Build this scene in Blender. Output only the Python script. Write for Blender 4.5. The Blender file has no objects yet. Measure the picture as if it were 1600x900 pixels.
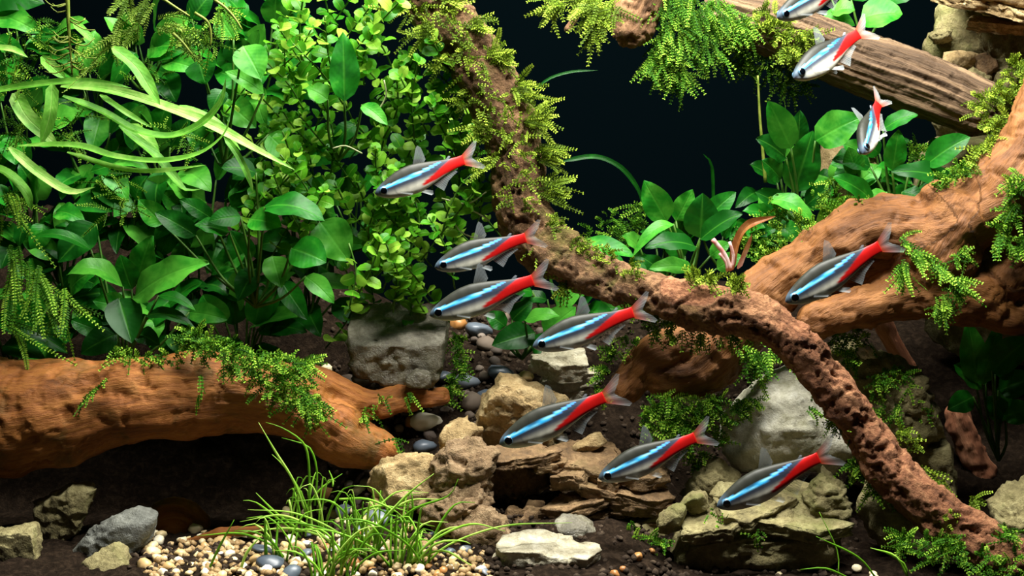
import bpy, bmesh, math, random
import numpy as np
from mathutils import Vector, Matrix

# ---------------------------------------------------------------- camera, world, lights
# Lengths below are written in "px": one px is 0.2 mm, the size one photograph pixel covers
# at the depth y = 0 (a neon tetra is about 190 px = 38 mm long).
S = 0.0002
CAM_D = 2600.0
PITCH = math.radians(8.0)
scene = bpy.context.scene
COL = scene.collection

cam_data = bpy.data.cameras.new('camera')
cam_data.sensor_width = 36.0
cam_data.lens = 36.0 * CAM_D / 1600.0
cam_data.clip_start = 0.02
cam_data.clip_end = 10.0
cam = bpy.data.objects.new('camera', cam_data)
COL.objects.link(cam)
CAM_POS = np.array([0.0, -CAM_D * math.cos(PITCH), CAM_D * math.sin(PITCH)])
cam.location = Vector(CAM_POS * S)
cam.rotation_euler = (math.pi / 2 - PITCH, 0.0, 0.0)
scene.camera = cam

world = bpy.data.worlds.new('room_light')
scene.world = world
world.use_nodes = True
world.node_tree.nodes['Background'].inputs['Color'].default_value = (0.55, 0.75, 0.9, 1)
world.node_tree.nodes['Background'].inputs['Strength'].default_value = 0.012

def area_light(name, loc, target, sx, sy, power, color):
    d = bpy.data.lights.new(name, 'AREA')
    d.shape = 'RECTANGLE'; d.size = sx * S; d.size_y = sy * S
    d.energy = power; d.color = color
    o = bpy.data.objects.new(name, d); COL.objects.link(o)
    o.location = Vector(loc) * S
    o.rotation_euler = (Vector(target) - Vector(loc)).to_track_quat('-Z', 'Y').to_euler()
    return o

# the tank's two lamp bars above the water (out of the frame), over the middle and over the front rim
area_light('tank_lamp_middle_offscreen', (150, 70, 1450), (150, 60, 0), 1350, 160, 4.0, (1.0, 0.98, 0.90))
area_light('tank_lamp_front_offscreen', (330, -520, 1450), (260, -160, -80), 1100, 140, 2.5, (1.0, 0.98, 0.93))

scene.view_settings.view_transform = 'Standard'
scene.view_settings.look = 'None'
scene.view_settings.gamma = 1.0
scene.view_settings.use_curve_mapping = False
scene.view_settings.exposure = -0.15

# ---------------------------------------------------------------- helpers
RNG = np.random.default_rng(7)
random.seed(7)

FWD = np.array([0, math.cos(PITCH), -math.sin(PITCH)])
UPV = np.array([0, math.sin(PITCH), math.cos(PITCH)])
RIGHT = np.array([1.0, 0, 0])

def at(px, py, Y):
    d = FWD + RIGHT * (px - 800.0) / CAM_D + UPV * (450.0 - py) / CAM_D
    return CAM_POS + d * ((Y - CAM_POS[1]) / d[1])

def k_at(Y):                       # px of length at depth Y that cover one photograph pixel
    return (CAM_D + Y) / CAM_D

def proj(p):
    q = np.asarray(p) - CAM_POS
    z = q @ FWD
    return 800 + CAM_D * (q @ RIGHT) / z, 450 - CAM_D * (q @ UPV) / z

def lin(r, g, b):
    f = lambda c: c / 12.92 if c <= 0.04045 else ((c + 0.055) / 1.055) ** 2.4
    return (f(r / 255), f(g / 255), f(b / 255), 1.0)

def unit(v):
    v = np.asarray(v, float)
    return v / max(np.linalg.norm(v), 1e-9)

def vnoise(p, seed=0):
    p = np.asarray(p, float)
    i = np.floor(p).astype(np.int64)
    f = p - i
    u = f * f * f * (f * (f * 6 - 15) + 10)
    def h(a, b, c):
        n = (a * 73856093) ^ (b * 19349663) ^ (c * 83492791) ^ (seed * 2654435 + 1013)
        n = (n ^ (n >> 13)) & 0x7fffffff
        n = (n * (n * n % 99991 * 15731 + 789221) + 1376312589) & 0x7fffffff
        n = (n ^ (n >> 11)) & 0xffffff
        return n / 8388607.5 - 1.0
    r = 0
    for a in (0, 1):
        for b in (0, 1):
            for c in (0, 1):
                w = (u[:, 0] if a else 1 - u[:, 0]) * (u[:, 1] if b else 1 - u[:, 1]) * (u[:, 2] if c else 1 - u[:, 2])
                r = r + w * h(i[:, 0] + a, i[:, 1] + b, i[:, 2] + c)
    return r

def fbm(p, octaves=4, seed=0, gain=0.5):
    s = 0; a = 1.0; t = 0
    for o in range(octaves):
        s = s + a * vnoise(p * (2.03 ** o) + 17.3 * o, seed + o)
        t += a; a *= gain
    return s / t

def mesh_data(name, verts, faces, mat=None, smooth=True, uv=None, attrs=None):
    me = bpy.data.meshes.new(name)
    v = np.asarray(verts, float) * S
    me.from_pydata(v.tolist(), [], faces if isinstance(faces, list) else faces.tolist())
    if mat is not None: me.materials.append(mat)
    if smooth: me.shade_smooth()
    if uv is not None:
        l = me.uv_layers.new(name='UVMap')
        idx = np.zeros(len(me.loops), np.int32); me.loops.foreach_get('vertex_index', idx)
        l.data.foreach_set('uv', np.asarray(uv, np.float32)[idx].ravel())
    for k, a in (attrs or {}).items():
        a = np.asarray(a, np.float32)
        if a.ndim == 1:
            me.attributes.new(k, 'FLOAT', 'POINT').data.foreach_set('value', a)
        elif a.shape[1] == 3:
            me.attributes.new(k, 'FLOAT_VECTOR', 'POINT').data.foreach_set('vector', a.ravel())
        else:
            me.attributes.new(k, 'FLOAT_COLOR', 'POINT').data.foreach_set('color', a.ravel())
    return me

def link(name, me, parent=None, loc=(0, 0, 0)):
    o = bpy.data.objects.new(name, me); COL.objects.link(o)
    o.location = Vector(loc) * S
    if parent is not None: o.parent = parent
    return o

def tag(o, label=None, cat=None, group=None, kind=None):
    if label: o['label'] = label
    if cat: o['category'] = cat
    if group: o['group'] = group
    if kind: o['kind'] = kind
    return o

def thing(name, label, cat, loc, group=None):
    o = bpy.data.objects.new(name, None); COL.objects.link(o)
    o.empty_display_size = 0.005
    o.location = Vector(loc) * S
    return tag(o, label, cat, group)

def part(name, parent, origin, verts, faces, mat, **kw):     # verts in world px, parent stands at origin
    return link(name, mesh_data(name, np.asarray(verts) - np.asarray(origin), faces, mat, **kw), parent)

def solid(name, label, cat, verts, faces, mat, group=None, kind=None, origin=None, **kw):
    v = np.asarray(verts, float)
    if origin is None: origin = np.array([v[:, 0].mean(), v[:, 1].mean(), v[:, 2].min()])
    o = link(name, mesh_data(name, v - origin, faces, mat, **kw), None, origin)
    return tag(o, label, cat, group, kind)

def spline(pts, step=8.0):
    p = np.asarray(pts, float)
    p = np.vstack([2 * p[0] - p[1], p, 2 * p[-1] - p[-2]])
    out = []
    for i in range(1, len(p) - 2):
        n = max(2, int(np.linalg.norm(p[i + 1][:3] - p[i][:3]) / step))
        for t in np.arange(n) / n:
            out.append(0.5 * (2 * p[i] + (p[i + 1] - p[i - 1]) * t + (2 * p[i - 1] - 5 * p[i] + 4 * p[i + 1] - p[i + 2]) * t * t
                              + (3 * p[i] - p[i - 1] - 3 * p[i + 1] + p[i + 2]) * t ** 3))
    out.append(p[-2])
    return np.array(out)

def frames(c):
    t = np.gradient(c, axis=0)
    t /= np.maximum(np.linalg.norm(t, axis=1, keepdims=True), 1e-9)
    u = np.zeros_like(c)
    a = np.array([0, -1.0, 0.3])
    for i in range(len(c)):
        a = a - t[i] * (a @ t[i])
        a = unit(a) if np.linalg.norm(a) > 1e-6 else unit(np.cross(t[i], [1, 0, 0.01]))
        u[i] = a
    return t, u, np.cross(t, u)

def tube(c, r, sides=6, cap=True):
    t, u, w = frames(c)
    r = np.broadcast_to(np.asarray(r, float), (len(c),))
    ang = np.linspace(0, 2 * np.pi, sides, endpoint=False)
    v = (c[:, None] + r[:, None, None] * (u[:, None] * np.cos(ang)[None, :, None] + w[:, None] * np.sin(ang)[None, :, None])).reshape(-1, 3)
    f = []
    n = len(c)
    for i in range(n - 1):
        for j in range(sides):
            k = (j + 1) % sides
            f.append([i * sides + j, i * sides + k, (i + 1) * sides + k, (i + 1) * sides + j])
    if cap:
        f.append(list(range(sides))[::-1]); f.append([(n - 1) * sides + j for j in range(sides)])
    return v, f

def merge(parts):
    V = []; F = []; n = 0
    for v, f in parts:
        V.append(v); F += [[i + n for i in q] for q in f]; n += len(v)
    return np.vstack(V), F

_ico = {}
def ico(res):
    if res not in _ico:
        bm = bmesh.new(); bmesh.ops.create_icosphere(bm, subdivisions=res, radius=1.0)
        v = np.array([x.co[:] for x in bm.verts]); f = [[x.index for x in q.verts] for q in bm.faces]
        bm.free(); _ico[res] = (v / np.linalg.norm(v, axis=1, keepdims=True), f)
    return _ico[res]

# ---------------------------------------------------------------- materials
def new_mat(name):
    m = bpy.data.materials.new(name); m.use_nodes = True
    nt = m.node_tree
    return m, nt, nt.nodes['Principled BSDF'], nt.nodes['Material Output']

def nd(nt, kind, **inp):
    n = nt.nodes.new(kind)
    for k, v in inp.items():
        if k.startswith('_'): setattr(n, k[1:], v)
        else: n.inputs[k.replace('_', ' ')].default_value = v
    return n

def ramp(nt, stops, src=None):
    r = nt.nodes.new('ShaderNodeValToRGB')
    e = r.color_ramp.elements
    while len(e) < len(stops): e.new(0.5)
    for i, (p, c) in enumerate(stops):
        e[i].position = p; e[i].color = c
    if src is not None: nt.links.new(src, r.inputs['Fac'])
    return r

def coord(nt, attr=None):
    if attr:
        a = nt.nodes.new('ShaderNodeAttribute'); a.attribute_name = attr
        return a.outputs['Vector']
    return nt.nodes.new('ShaderNodeTexCoord').outputs['Object']

def noise_tex(nt, vec, px, detail=6, rough=0.6, dist=0.0, raw=False):
    n = nd(nt, 'ShaderNodeTexNoise', Scale=(1.0 / px if raw else 1.0 / (px * S)), Detail=detail, Roughness=rough, Distortion=dist)
    nt.links.new(vec, n.inputs['Vector'])
    return n.outputs['Fac']

def mixc(nt, fac, a, b, mode='MIX'):
    m = nt.nodes.new('ShaderNodeMix'); m.data_type = 'RGBA'; m.blend_type = mode
    for s, x in ((m.inputs[0], fac), (m.inputs[6], a), (m.inputs[7], b)):
        if hasattr(x, 'is_output'): nt.links.new(x, s)
        else: s.default_value = x
    return m.outputs[2]

def math_(nt, op, a, b=0.5, c=None):
    m = nt.nodes.new('ShaderNodeMath'); m.operation = op
    for s, x in zip(m.inputs, (a, b, c)):
        if x is None: continue
        if hasattr(x, 'is_output'): nt.links.new(x, s)
        else: s.default_value = x
    return m.outputs[0]

def bump(nt, bsdf, h, px, strength=1.0):
    b = nd(nt, 'ShaderNodeBump', Strength=strength, Distance=px * S)
    nt.links.new(h, b.inputs['Height']); nt.links.new(b.outputs[0], bsdf.inputs['Normal'])

def rock_mat(name, dark, mid, light, px=40, green=None, rough=0.75, bpx=5.0, spec=0.4, green_amt=0.6):
    m, nt, b, o = new_mat(name)
    v = coord(nt)
    n1 = noise_tex(nt, v, px, 8, 0.65, 0.6); n2 = noise_tex(nt, v, 7, 5, 0.7)
    c = ramp(nt, [(0.30, dark), (0.5, mid), (0.68, light)], math_(nt, 'ADD', math_(nt, 'MULTIPLY', n1, 0.65), math_(nt, 'MULTIPLY', n2, 0.35))).outputs[0]
    if green:
        g = ramp(nt, [(0.5, (0, 0, 0, 1)), (0.66, (green_amt,) * 3 + (1,))], noise_tex(nt, v, 70, 5, 0.6, 0.4)).outputs[0]
        c = mixc(nt, g, c, green)
    nt.links.new(c, b.inputs['Base Color'])
    b.inputs['Roughness'].default_value = rough
    b.inputs['Specular IOR Level'].default_value = spec
    bump(nt, b, math_(nt, 'ADD', n2, math_(nt, 'MULTIPLY', noise_tex(nt, v, 2.6, 3), 0.4)), bpx, 0.9)
    return m

def wood_mat(name, dark, mid, light, bpx=5.0, along=14.0, rough=0.62, green=None, spec=0.35, fine=1.0):
    m, nt, b, o = new_mat(name)
    v = coord(nt, 'grain')
    n1 = noise_tex(nt, v, 26, 8, 0.62, 0.5, raw=True)
    n2 = noise_tex(nt, v, 6 * fine, 6, 0.7, 0.2, raw=True)
    f = math_(nt, 'ADD', math_(nt, 'MULTIPLY', n1, 0.62), math_(nt, 'MULTIPLY', n2, 0.38))
    c = ramp(nt, [(0.30, dark), (0.48, mid), (0.68, light)], f).outputs[0]
    if green:
        g = ramp(nt, [(0.52, (0, 0, 0, 1)), (0.68, (0.75,) * 3 + (1,))], noise_tex(nt, coord(nt), 60, 5, 0.6, 0.4)).outputs[0]
        c = mixc(nt, g, c, green)
    nt.links.new(c, b.inputs['Base Color'])
    b.inputs['Roughness'].default_value = rough
    b.inputs['Specular IOR Level'].default_value = spec
    bump(nt, b, math_(nt, 'ADD', n2, math_(nt, 'MULTIPLY', n1, 1.2)), bpx, 0.85)
    return m

def branch_mat():
    m, nt, b, o = new_mat('bark_to_red_wood')
    v = coord(nt, 'grain')
    n1 = noise_tex(nt, v, 26, 8, 0.62, 0.5, raw=True); n2 = noise_tex(nt, coord(nt), 7, 6, 0.7, 0.2)
    f = math_(nt, 'ADD', math_(nt, 'MULTIPLY', n1, 0.5), math_(nt, 'MULTIPLY', n2, 0.5))
    up = ramp(nt, [(0.30, lin(46, 32, 20)), (0.48, lin(112, 82, 54)), (0.68, lin(172, 132, 92))], f).outputs[0]
    g = ramp(nt, [(0.5, (0, 0, 0, 1)), (0.66, (0.75,) * 3 + (1,))], noise_tex(nt, coord(nt), 60, 5, 0.6, 0.4)).outputs[0]
    up = mixc(nt, g, up, lin(88, 84, 28))
    lo = ramp(nt, [(0.30, lin(58, 34, 20)), (0.48, lin(136, 88, 58)), (0.68, lin(194, 142, 100))], f).outputs[0]
    a = nt.nodes.new('ShaderNodeAttribute'); a.attribute_name = 'along'
    w = ramp(nt, [(0.42, (0, 0, 0, 1)), (0.6, (1, 1, 1, 1))], a.outputs['Fac']).outputs[0]
    nt.links.new(mixc(nt, w, up, lo), b.inputs['Base Color'])
    b.inputs['Roughness'].default_value = 0.8; b.inputs['Specular IOR Level'].default_value = 0.3
    bump(nt, b, math_(nt, 'ADD', n2, n1), 9, 0.9)
    return m

def leaf_mat(name, c1, c2, c3, rough=0.4, trans=0.3, px=30, spot=None, spec=0.2, rand=0.35):
    """blade colour with a paler midrib and side veins on the UV (u along, v across)"""
    m, nt, b, o = new_mat(name)
    uv = nt.nodes.new('ShaderNodeUVMap'); uv.uv_map = 'UVMap'
    sep = nt.nodes.new('ShaderNodeSeparateXYZ'); nt.links.new(uv.outputs[0], sep.inputs[0])
    av = math_(nt, 'ABSOLUTE', sep.outputs[1], 0)
    rib = math_(nt, 'SMOOTH_MIN', math_(nt, 'MULTIPLY', av, 9.0), 1.0, 0.2)
    vein = math_(nt, 'SINE', math_(nt, 'MULTIPLY', math_(nt, 'SUBTRACT', sep.outputs[0], math_(nt, 'MULTIPLY', av, 0.22)), 58.0), 0)
    oi = nt.nodes.new('ShaderNodeObjectInfo')
    n = noise_tex(nt, coord(nt), px, 5, 0.6, 0.3)
    f = math_(nt, 'ADD', math_(nt, 'MULTIPLY', n, 0.75), math_(nt, 'MULTIPLY', math_(nt, 'SUBTRACT', oi.outputs['Random'], 0.5), rand))
    c = ramp(nt, [(0.18, c1), (0.42, c2), (0.66, c3)], f).outputs[0]
    c = mixc(nt, math_(nt, 'SUBTRACT', 0.35, math_(nt, 'MULTIPLY', rib, 0.35)), c, c3)
    if spot:
        g = ramp(nt, [(0.66, (0, 0, 0, 1)), (0.78, (0.8,) * 3 + (1,))], noise_tex(nt, coord(nt), 9, 5, 0.7)).outputs[0]
        c = mixc(nt, g, c, spot)
    nt.links.new(c, b.inputs['Base Color'])
    b.inputs['Roughness'].default_value = rough
    b.inputs['Specular IOR Level'].default_value = spec
    bump(nt, b, math_(nt, 'ADD', math_(nt, 'MULTIPLY', vein, 0.05), math_(nt, 'MULTIPLY', rib, 0.5)), 1.6, 0.5)
    t = nt.nodes.new('ShaderNodeBsdfTranslucent'); nt.links.new(mixc(nt, 0.5, c, c3), t.inputs['Color'])
    mx = nt.nodes.new('ShaderNodeMixShader'); mx.inputs[0].default_value = trans
    nt.links.new(b.outputs[0], mx.inputs[1]); nt.links.new(t.outputs[0], mx.inputs[2])
    nt.links.new(mx.outputs[0], o.inputs['Surface'])
    return m

def moss_mat(name, c1, c2, c3, trans=0.3):
    m, nt, b, o = new_mat(name)
    a = nt.nodes.new('ShaderNodeAttribute'); a.attribute_name = 'tint'
    c = ramp(nt, [(0.0, c1), (0.5, c2), (1.0, c3)], a.outputs['Fac']).outputs[0]
    nt.links.new(c, b.inputs['Base Color'])
    b.inputs['Roughness'].default_value = 0.6
    b.inputs['Specular IOR Level'].default_value = 0.12
    t = nt.nodes.new('ShaderNodeBsdfTranslucent'); nt.links.new(c, t.inputs['Color'])
    mx = nt.nodes.new('ShaderNodeMixShader'); mx.inputs[0].default_value = trans
    nt.links.new(b.outputs[0], mx.inputs[1]); nt.links.new(t.outputs[0], mx.inputs[2])
    nt.links.new(mx.outputs[0], o.inputs['Surface'])
    return m

def plain_mat(name, c, rough=0.6, spec=0.4, var=None, px=20):
    m, nt, b, o = new_mat(name)
    if var:
        nt.links.new(ramp(nt, [(0.35, c), (0.65, var)], noise_tex(nt, coord(nt), px, 4)).outputs[0], b.inputs['Base Color'])
    else:
        b.inputs['Base Color'].default_value = c
    b.inputs['Roughness'].default_value = rough
    b.inputs['Specular IOR Level'].default_value = spec
    return m

M = {}
M['backdrop'] = plain_mat('black_backdrop', lin(2, 6, 8), 1.0, 0.0)
M['soil'] = rock_mat('brown_soil', lin(18, 14, 10), lin(36, 28, 21), lin(60, 48, 37), 14, rough=0.95, bpx=7, spec=0.03)
M['wood_left'] = wood_mat('amber_driftwood', lin(74, 38, 10), lin(142, 84, 32), lin(182, 120, 54), 4, green=lin(92, 70, 20))
M['wood_right'] = wood_mat('tan_driftwood', lin(68, 38, 14), lin(122, 76, 32), lin(152, 102, 50), 4)
M['wood_branch'] = wood_mat('grey_brown_bark', lin(54, 36, 22), lin(128, 92, 60), lin(176, 136, 96), 7, rough=0.75, green=lin(86, 84, 26))
M['branch'] = branch_mat()
M['wood_red'] = wood_mat('red_brown_rough_wood', lin(84, 46, 30), lin(162, 102, 70), lin(206, 146, 108), 8, rough=0.8)
M['wood_grey'] = wood_mat('weathered_grey_wood', lin(30, 22, 16), lin(98, 77, 56), lin(172, 142, 106), 9, rough=0.85, fine=0.7)
M['rock_pale'] = rock_mat('pale_speckled_stone', lin(146, 140, 112), lin(212, 208, 184), lin(244, 242, 226), 40, lin(118, 116, 70), bpx=4, rough=0.55)
M['rock_white'] = rock_mat('cream_white_stone', lin(128, 118, 90), lin(190, 182, 154), lin(228, 222, 200), 30, None, bpx=5)
M['rock_tan'] = rock_mat('tan_stone', lin(100, 80, 48), lin(168, 142, 96), lin(212, 190, 142), 34, lin(104, 92, 48), bpx=6)
M['rock_brown'] = rock_mat('porous_brown_stone', lin(78, 60, 42), lin(140, 114, 82), lin(186, 160, 124), 24, lin(108, 96, 56), bpx=8, rough=0.85, green_amt=0.4)
M['rock_slate'] = rock_mat('layered_brown_slate', lin(54, 40, 24), lin(114, 88, 56), lin(164, 134, 94), 40, lin(96, 88, 48), bpx=5, green_amt=0.4)
M['rock_olive'] = rock_mat('olive_brown_stone', lin(70, 62, 36), lin(132, 122, 80), lin(176, 168, 120), 44, lin(92, 98, 38), bpx=5)
M['rock_grey'] = rock_mat('wet_grey_stone', lin(64, 60, 48), lin(112, 107, 90), lin(164, 160, 142), 34, lin(90, 88, 56), bpx=4, rough=0.35, spec=0.6)
M['rock_slab'] = rock_mat('dark_grey_slab', lin(60, 60, 54), lin(108, 110, 102), lin(150, 152, 142), 36, lin(70, 68, 40), bpx=4, rough=0.6)

# ---------------------------------------------------------------- the tank and its bed
def box(x0, x1, y0, y1, z0, z1):
    v = np.array([(x, y, z) for x in (x0, x1) for y in (y0, y1) for z in (z0, z1)], float)
    return v, [[0, 1, 3, 2], [4, 6, 7, 5], [0, 4, 5, 1], [2, 3, 7, 6], [0, 2, 6, 4], [1, 5, 7, 3]]

for nm, b in (('wall_back', (-1330, 1330, 985, 1000, -720, 1000)), ('wall_left', (-1330, -1310, -520, 985, -720, 1000)),
              ('wall_right', (1310, 1330, -520, 985, -720, 1000))):
    v, f = box(*b)
    tag(link(nm, mesh_data(nm, v, f, M['backdrop'], smooth=False)), {'wall_back': 'near-black back wall of the tank behind the plants'}.get(nm, 'dark side wall of the tank'), None, None, 'structure')

_Y = np.array([-520, -300, -150, 0, 150, 300, 450, 600, 985.0])
_prof = {'l': (985, 935, 880, 845, 825, 800, 640, 470, 320), 'm': (985, 935, 872, 800, 712, 615, 545, 500, 475), 'r': (985, 940, 905, 860, 800, 690, 600, 520, 440)}
_Z = {k: np.array([at(800, p, y)[2] for p, y in zip(v, _Y)]) for k, v in _prof.items()}

def floor_z(x, y):
    x = np.asarray(x, float); y = np.asarray(y, float)
    xp = 800 + x / k_at(y)
    a = np.clip((xp - 470) / 150, 0, 1); a = a * a * (3 - 2 * a)
    b = np.clip((xp - 960) / 160, 0, 1); b = b * b * (3 - 2 * b)
    zl, zm, zr = (np.interp(y, _Y, _Z[k]) for k in 'lmr')
    return (zl * (1 - a) + zm * a) * (1 - b) + zr * b

nx, ny = 210, 130
gx, gy = np.meshgrid(np.linspace(-1310, 1310, nx), np.linspace(-520, 985, ny), indexing='ij')
gp = np.stack([gx.ravel(), gy.ravel(), np.zeros(nx * ny)], 1)
gp[:, 2] = floor_z(gp[:, 0], gp[:, 1]) + 9 * fbm(gp / 70, 3, 3) + 6 * vnoise(gp / 14, 5)
ff = [[i * ny + j, (i + 1) * ny + j, (i + 1) * ny + j + 1, i * ny + j + 1] for i in range(nx - 1) for j in range(ny - 1)]
tag(link('floor', mesh_data('floor', gp, ff, M['soil'])), 'sloping bed of brown soil on the tank floor', None, None, 'structure')

# ---------------------------------------------------------------- driftwood
def chips(P, seed, cell):
    """broken-surface relief: each cell of a jittered lattice is its own small tilted plane (-1..1)"""
    q = P / cell
    i0 = np.floor(q).astype(np.int64)
    best = np.full(len(P), 1e9); out = np.zeros(len(P))
    def h(a, k):
        n = (a[:, 0] * 73856093) ^ (a[:, 1] * 19349663) ^ (a[:, 2] * 83492791) ^ ((seed * 31 + k) * 2654435)
        n = (n ^ (n >> 13)) & 0x7fffffff
        n = (n * 60493 + (n >> 7) * 19990303) & 0x7fffffff
        n = (n ^ (n >> 9)) & 0xffff
        return n / 65535.0
    for dx in (-1, 0, 1):
        for dy in (-1, 0, 1):
            for dz in (-1, 0, 1):
                c = i0 + np.array([dx, dy, dz])
                f = q - c - np.stack([h(c, 1), h(c, 2), h(c, 3)], 1)
                d = (f ** 2).sum(1)
                val = 1.1 * (h(c, 4) - 0.5) + ((np.stack([h(c, 5), h(c, 6), h(c, 7)], 1) - 0.5) * f).sum(1) * 1.6
                m = d < best
                best = np.where(m, d, best); out = np.where(m, val, out)
    return out

def wood(name, label, branches, mat, vox=4.0, lump=5.0, ridge=3.0, pit=2.0, seed=1, cat='driftwood', stretch=0.14, lumpsize=55.0, chip=0.0, gs=11.0):
    parts = []; sk = []; st = []; su = []; sw = []
    off = 0.0
    for br in branches:
        p = np.array([list(at(x, y, Y)) + [r * k_at(Y)] for x, y, Y, r in br])
        c = spline(p, 7.0)
        cc, r = c[:, :3], np.maximum(c[:, 3], 2.0)
        t, u, w = frames(cc)
        # rounded ends
        e0 = [cc[0] - t[0] * r[0] * q for q in (0.55, 0.35)]; e1 = [cc[-1] + t[-1] * r[-1] * q for q in (0.35, 0.55)]
        ce = np.vstack([e0, cc, e1]); re = np.concatenate([[r[0] * 0.4, r[0] * 0.8], r, [r[-1] * 0.8, r[-1] * 0.4]])
        parts.append(tube(ce, re, 18))
        L = np.concatenate([[0], np.cumsum(np.linalg.norm(np.diff(cc, axis=0), axis=1))]) + off
        off = L[-1] + 37
        sk.append(cc); st.append(L); su.append(u); sw.append(w)
    v, f = merge(parts)
    tmp = bpy.data.meshes.new('tmp'); tmp.from_pydata(v.tolist(), [], f)
    ob = bpy.data.objects.new('tmp', tmp); COL.objects.link(ob)
    md = ob.modifiers.new('r', 'REMESH'); md.mode = 'VOXEL'; md.voxel_size = vox
    sm = ob.modifiers.new('s', 'SMOOTH'); sm.factor = 0.5; sm.iterations = 4
    dg = bpy.context.evaluated_depsgraph_get(); dg.update()
    em = bpy.data.meshes.new_from_object(ob.evaluated_get(dg))
    n = len(em.vertices)
    P = np.zeros(n * 3); em.vertices.foreach_get('co', P); P = P.reshape(-1, 3)
    N = np.zeros(n * 3); em.vertex_normals.foreach_get('vector', N); N = N.reshape(-1, 3)
    F = [list(q.vertices) for q in em.polygons]
    bpy.data.objects.remove(ob); bpy.data.meshes.remove(tmp); bpy.data.meshes.remove(em)
    K = np.vstack(sk); T = np.concatenate(st); U = np.vstack(su); W = np.vstack(sw)
    idx = np.zeros(n, int)
    for a in range(0, n, 4000):
        idx[a:a + 4000] = np.argmin(((P[a:a + 4000, None] - K[None]) ** 2).sum(2), 1)
    q = P - K[idx]
    tt = T[idx] + (q * np.cross(U[idx], W[idx])).sum(1)
    g = np.stack([tt * stretch, (q * U[idx]).sum(1), (q * W[idx]).sum(1)], 1)
    g3 = g / gs
    d = lump * fbm(P / lumpsize, 3, seed) + ridge * fbm(g3, 4, seed + 9) 
    wp = P / 19.0 + 0.8 * np.stack([fbm(P / 30.0, 2, seed + 40 + i) for i in range(3)], 1)
    d -= pit * np.clip(fbm(wp, 4, seed + 20, 0.6) - 0.05, 0, 1) * 5
    d += chip * chips(P, seed, 26.0)
    P = P + N * d[:, None]
    return solid(name, label, cat, P, F, mat, attrs={'grain': g, 'along': tt / T.max()})

wood('driftwood_branch', 'long slender mossy driftwood branch bending from upright to a slope down the rocks',
     [[(640, -60, 210, 46), (690, 20, 200, 46), (738, 90, 190, 46), (782, 165, 175, 45), (806, 240, 160, 42), (812, 310, 145, 44), (838, 368, 130, 45),
       (895, 412, 100, 40), (960, 440, 60, 35), (1030, 462, 22, 33), (1100, 480, -10, 37), (1160, 490, -32, 37), (1215, 515, -46, 33), (1268, 565, -54, 33), (1318, 625, -58, 34),
       (1360, 690, -60, 36), (1412, 755, -80, 40), (1470, 806, -100, 41), (1540, 850, -120, 39), (1640, 905, -150, 42)],
      [(1130, 478, -16, 26), (1098, 462, -10, 22), (1062, 455, 2, 12)]],
     M['branch'], 3.4, 9, 3.0, 4.5, 4, lumpsize=36, stretch=0.3, chip=3.0)
wood('driftwood_root', 'large tan driftwood root with two arms reaching beneath the thin branch',
     [[(1730, 70, 130, 58), (1652, 170, 120, 56), (1612, 250, 105, 58), (1548, 322, 95, 64), (1455, 355, 95, 52), (1370, 352, 100, 46), (1300, 385, 105, 46), (1240, 425, 110, 44), (1180, 478, 105, 46), (1140, 540, 85, 48), (1085, 588, 75, 42), (1030, 592, 75, 34)],
      [(1180, 490, 110, 40), (1090, 538, 90, 34), (1010, 568, 80, 36), (968, 606, 80, 28)],
      [(1420, 420, 120, 46), (1370, 425, 125, 42), (1320, 445, 125, 34)],
      [(1500, 330, 95, 70), (1460, 400, 90, 66), (1440, 445, 85, 52)],
      [(1268, 510, 60, 25), (1320, 487, 65, 30), (1390, 465, 75, 36), (1450, 455, 85, 48), (1520, 465, 90, 46), (1580, 492, 90, 28), (1680, 500, 90, 26)],
      [(1590, 310, 110, 56), (1585, 390, 120, 66), (1560, 450, 110, 50)]],
     M['wood_right'], 3.6, 16, 1.6, 1.5, 8, lumpsize=66, chip=2.6)
wood('arched_driftwood', 'thick amber driftwood trunk arching over a dark hollow with a forked end',
     [[(-330, 690, 80, 70), (-200, 670, 70, 84), (-60, 650, 60, 92), (20, 655, 60, 92), (90, 648, 60, 84), (160, 632, 62, 72), (240, 622, 66, 66), (330, 618, 72, 62), (410, 622, 78, 56), (480, 648, 84, 48), (545, 685, 88, 42), (600, 708, 92, 26)],
      [(430, 600, 90, 40), (490, 608, 105, 34), (540, 626, 120, 28), (590, 630, 140, 23), (640, 622, 165, 20), (694, 617, 190, 15)]],
     M['wood_left'], 3.8, 17, 1.5, 2.0, 15, lumpsize=95, stretch=0.2)
wood('driftwood_log', 'straight weathered grey log with split grain lying across the dark gap',
     [[(1120, 20, 330, 40), (1220, 50, 320, 44), (1330, 92, 305, 46), (1440, 132, 290, 48), (1530, 172, 275, 44)]],
     M['wood_grey'], 2.6, 4, 8.0, 1.0, 21, stretch=0.05, gs=6.5)
wood('driftwood_stub', 'dark rounded driftwood stub poking down through hanging moss',
     [[(1010, -50, 260, 46), (1000, 0, 255, 42), (988, 40, 245, 36), (980, 56, 235, 26)], [(915, -10, 260, 7), (902, 20, 255, 7), (885, 48, 250, 7)]],
     M['wood_branch'], 3.0, 5, 3.0, 3.5, 26)
wood('root_twig', 'thin reddish root twig lying on the cream gravel',
     [[(222, 850, 10, 7), (255, 858, 0, 8), (300, 846, -10, 7), (345, 832, -15, 8), (385, 830, -10, 8), (412, 826, -5, 6)]],
     M['wood_left'], 1.6, 1.5, 1.0, 0.5, 31, cat='twig', lumpsize=16)
wood('driftwood_chunk', 'dark reddish wood chunk standing in the hollow under the trunk',
     [[(235, 835, 130, 30), (275, 815, 135, 42), (312, 825, 140, 26)]], M['wood_left'], 4, 4, 2, 1, 33)
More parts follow.
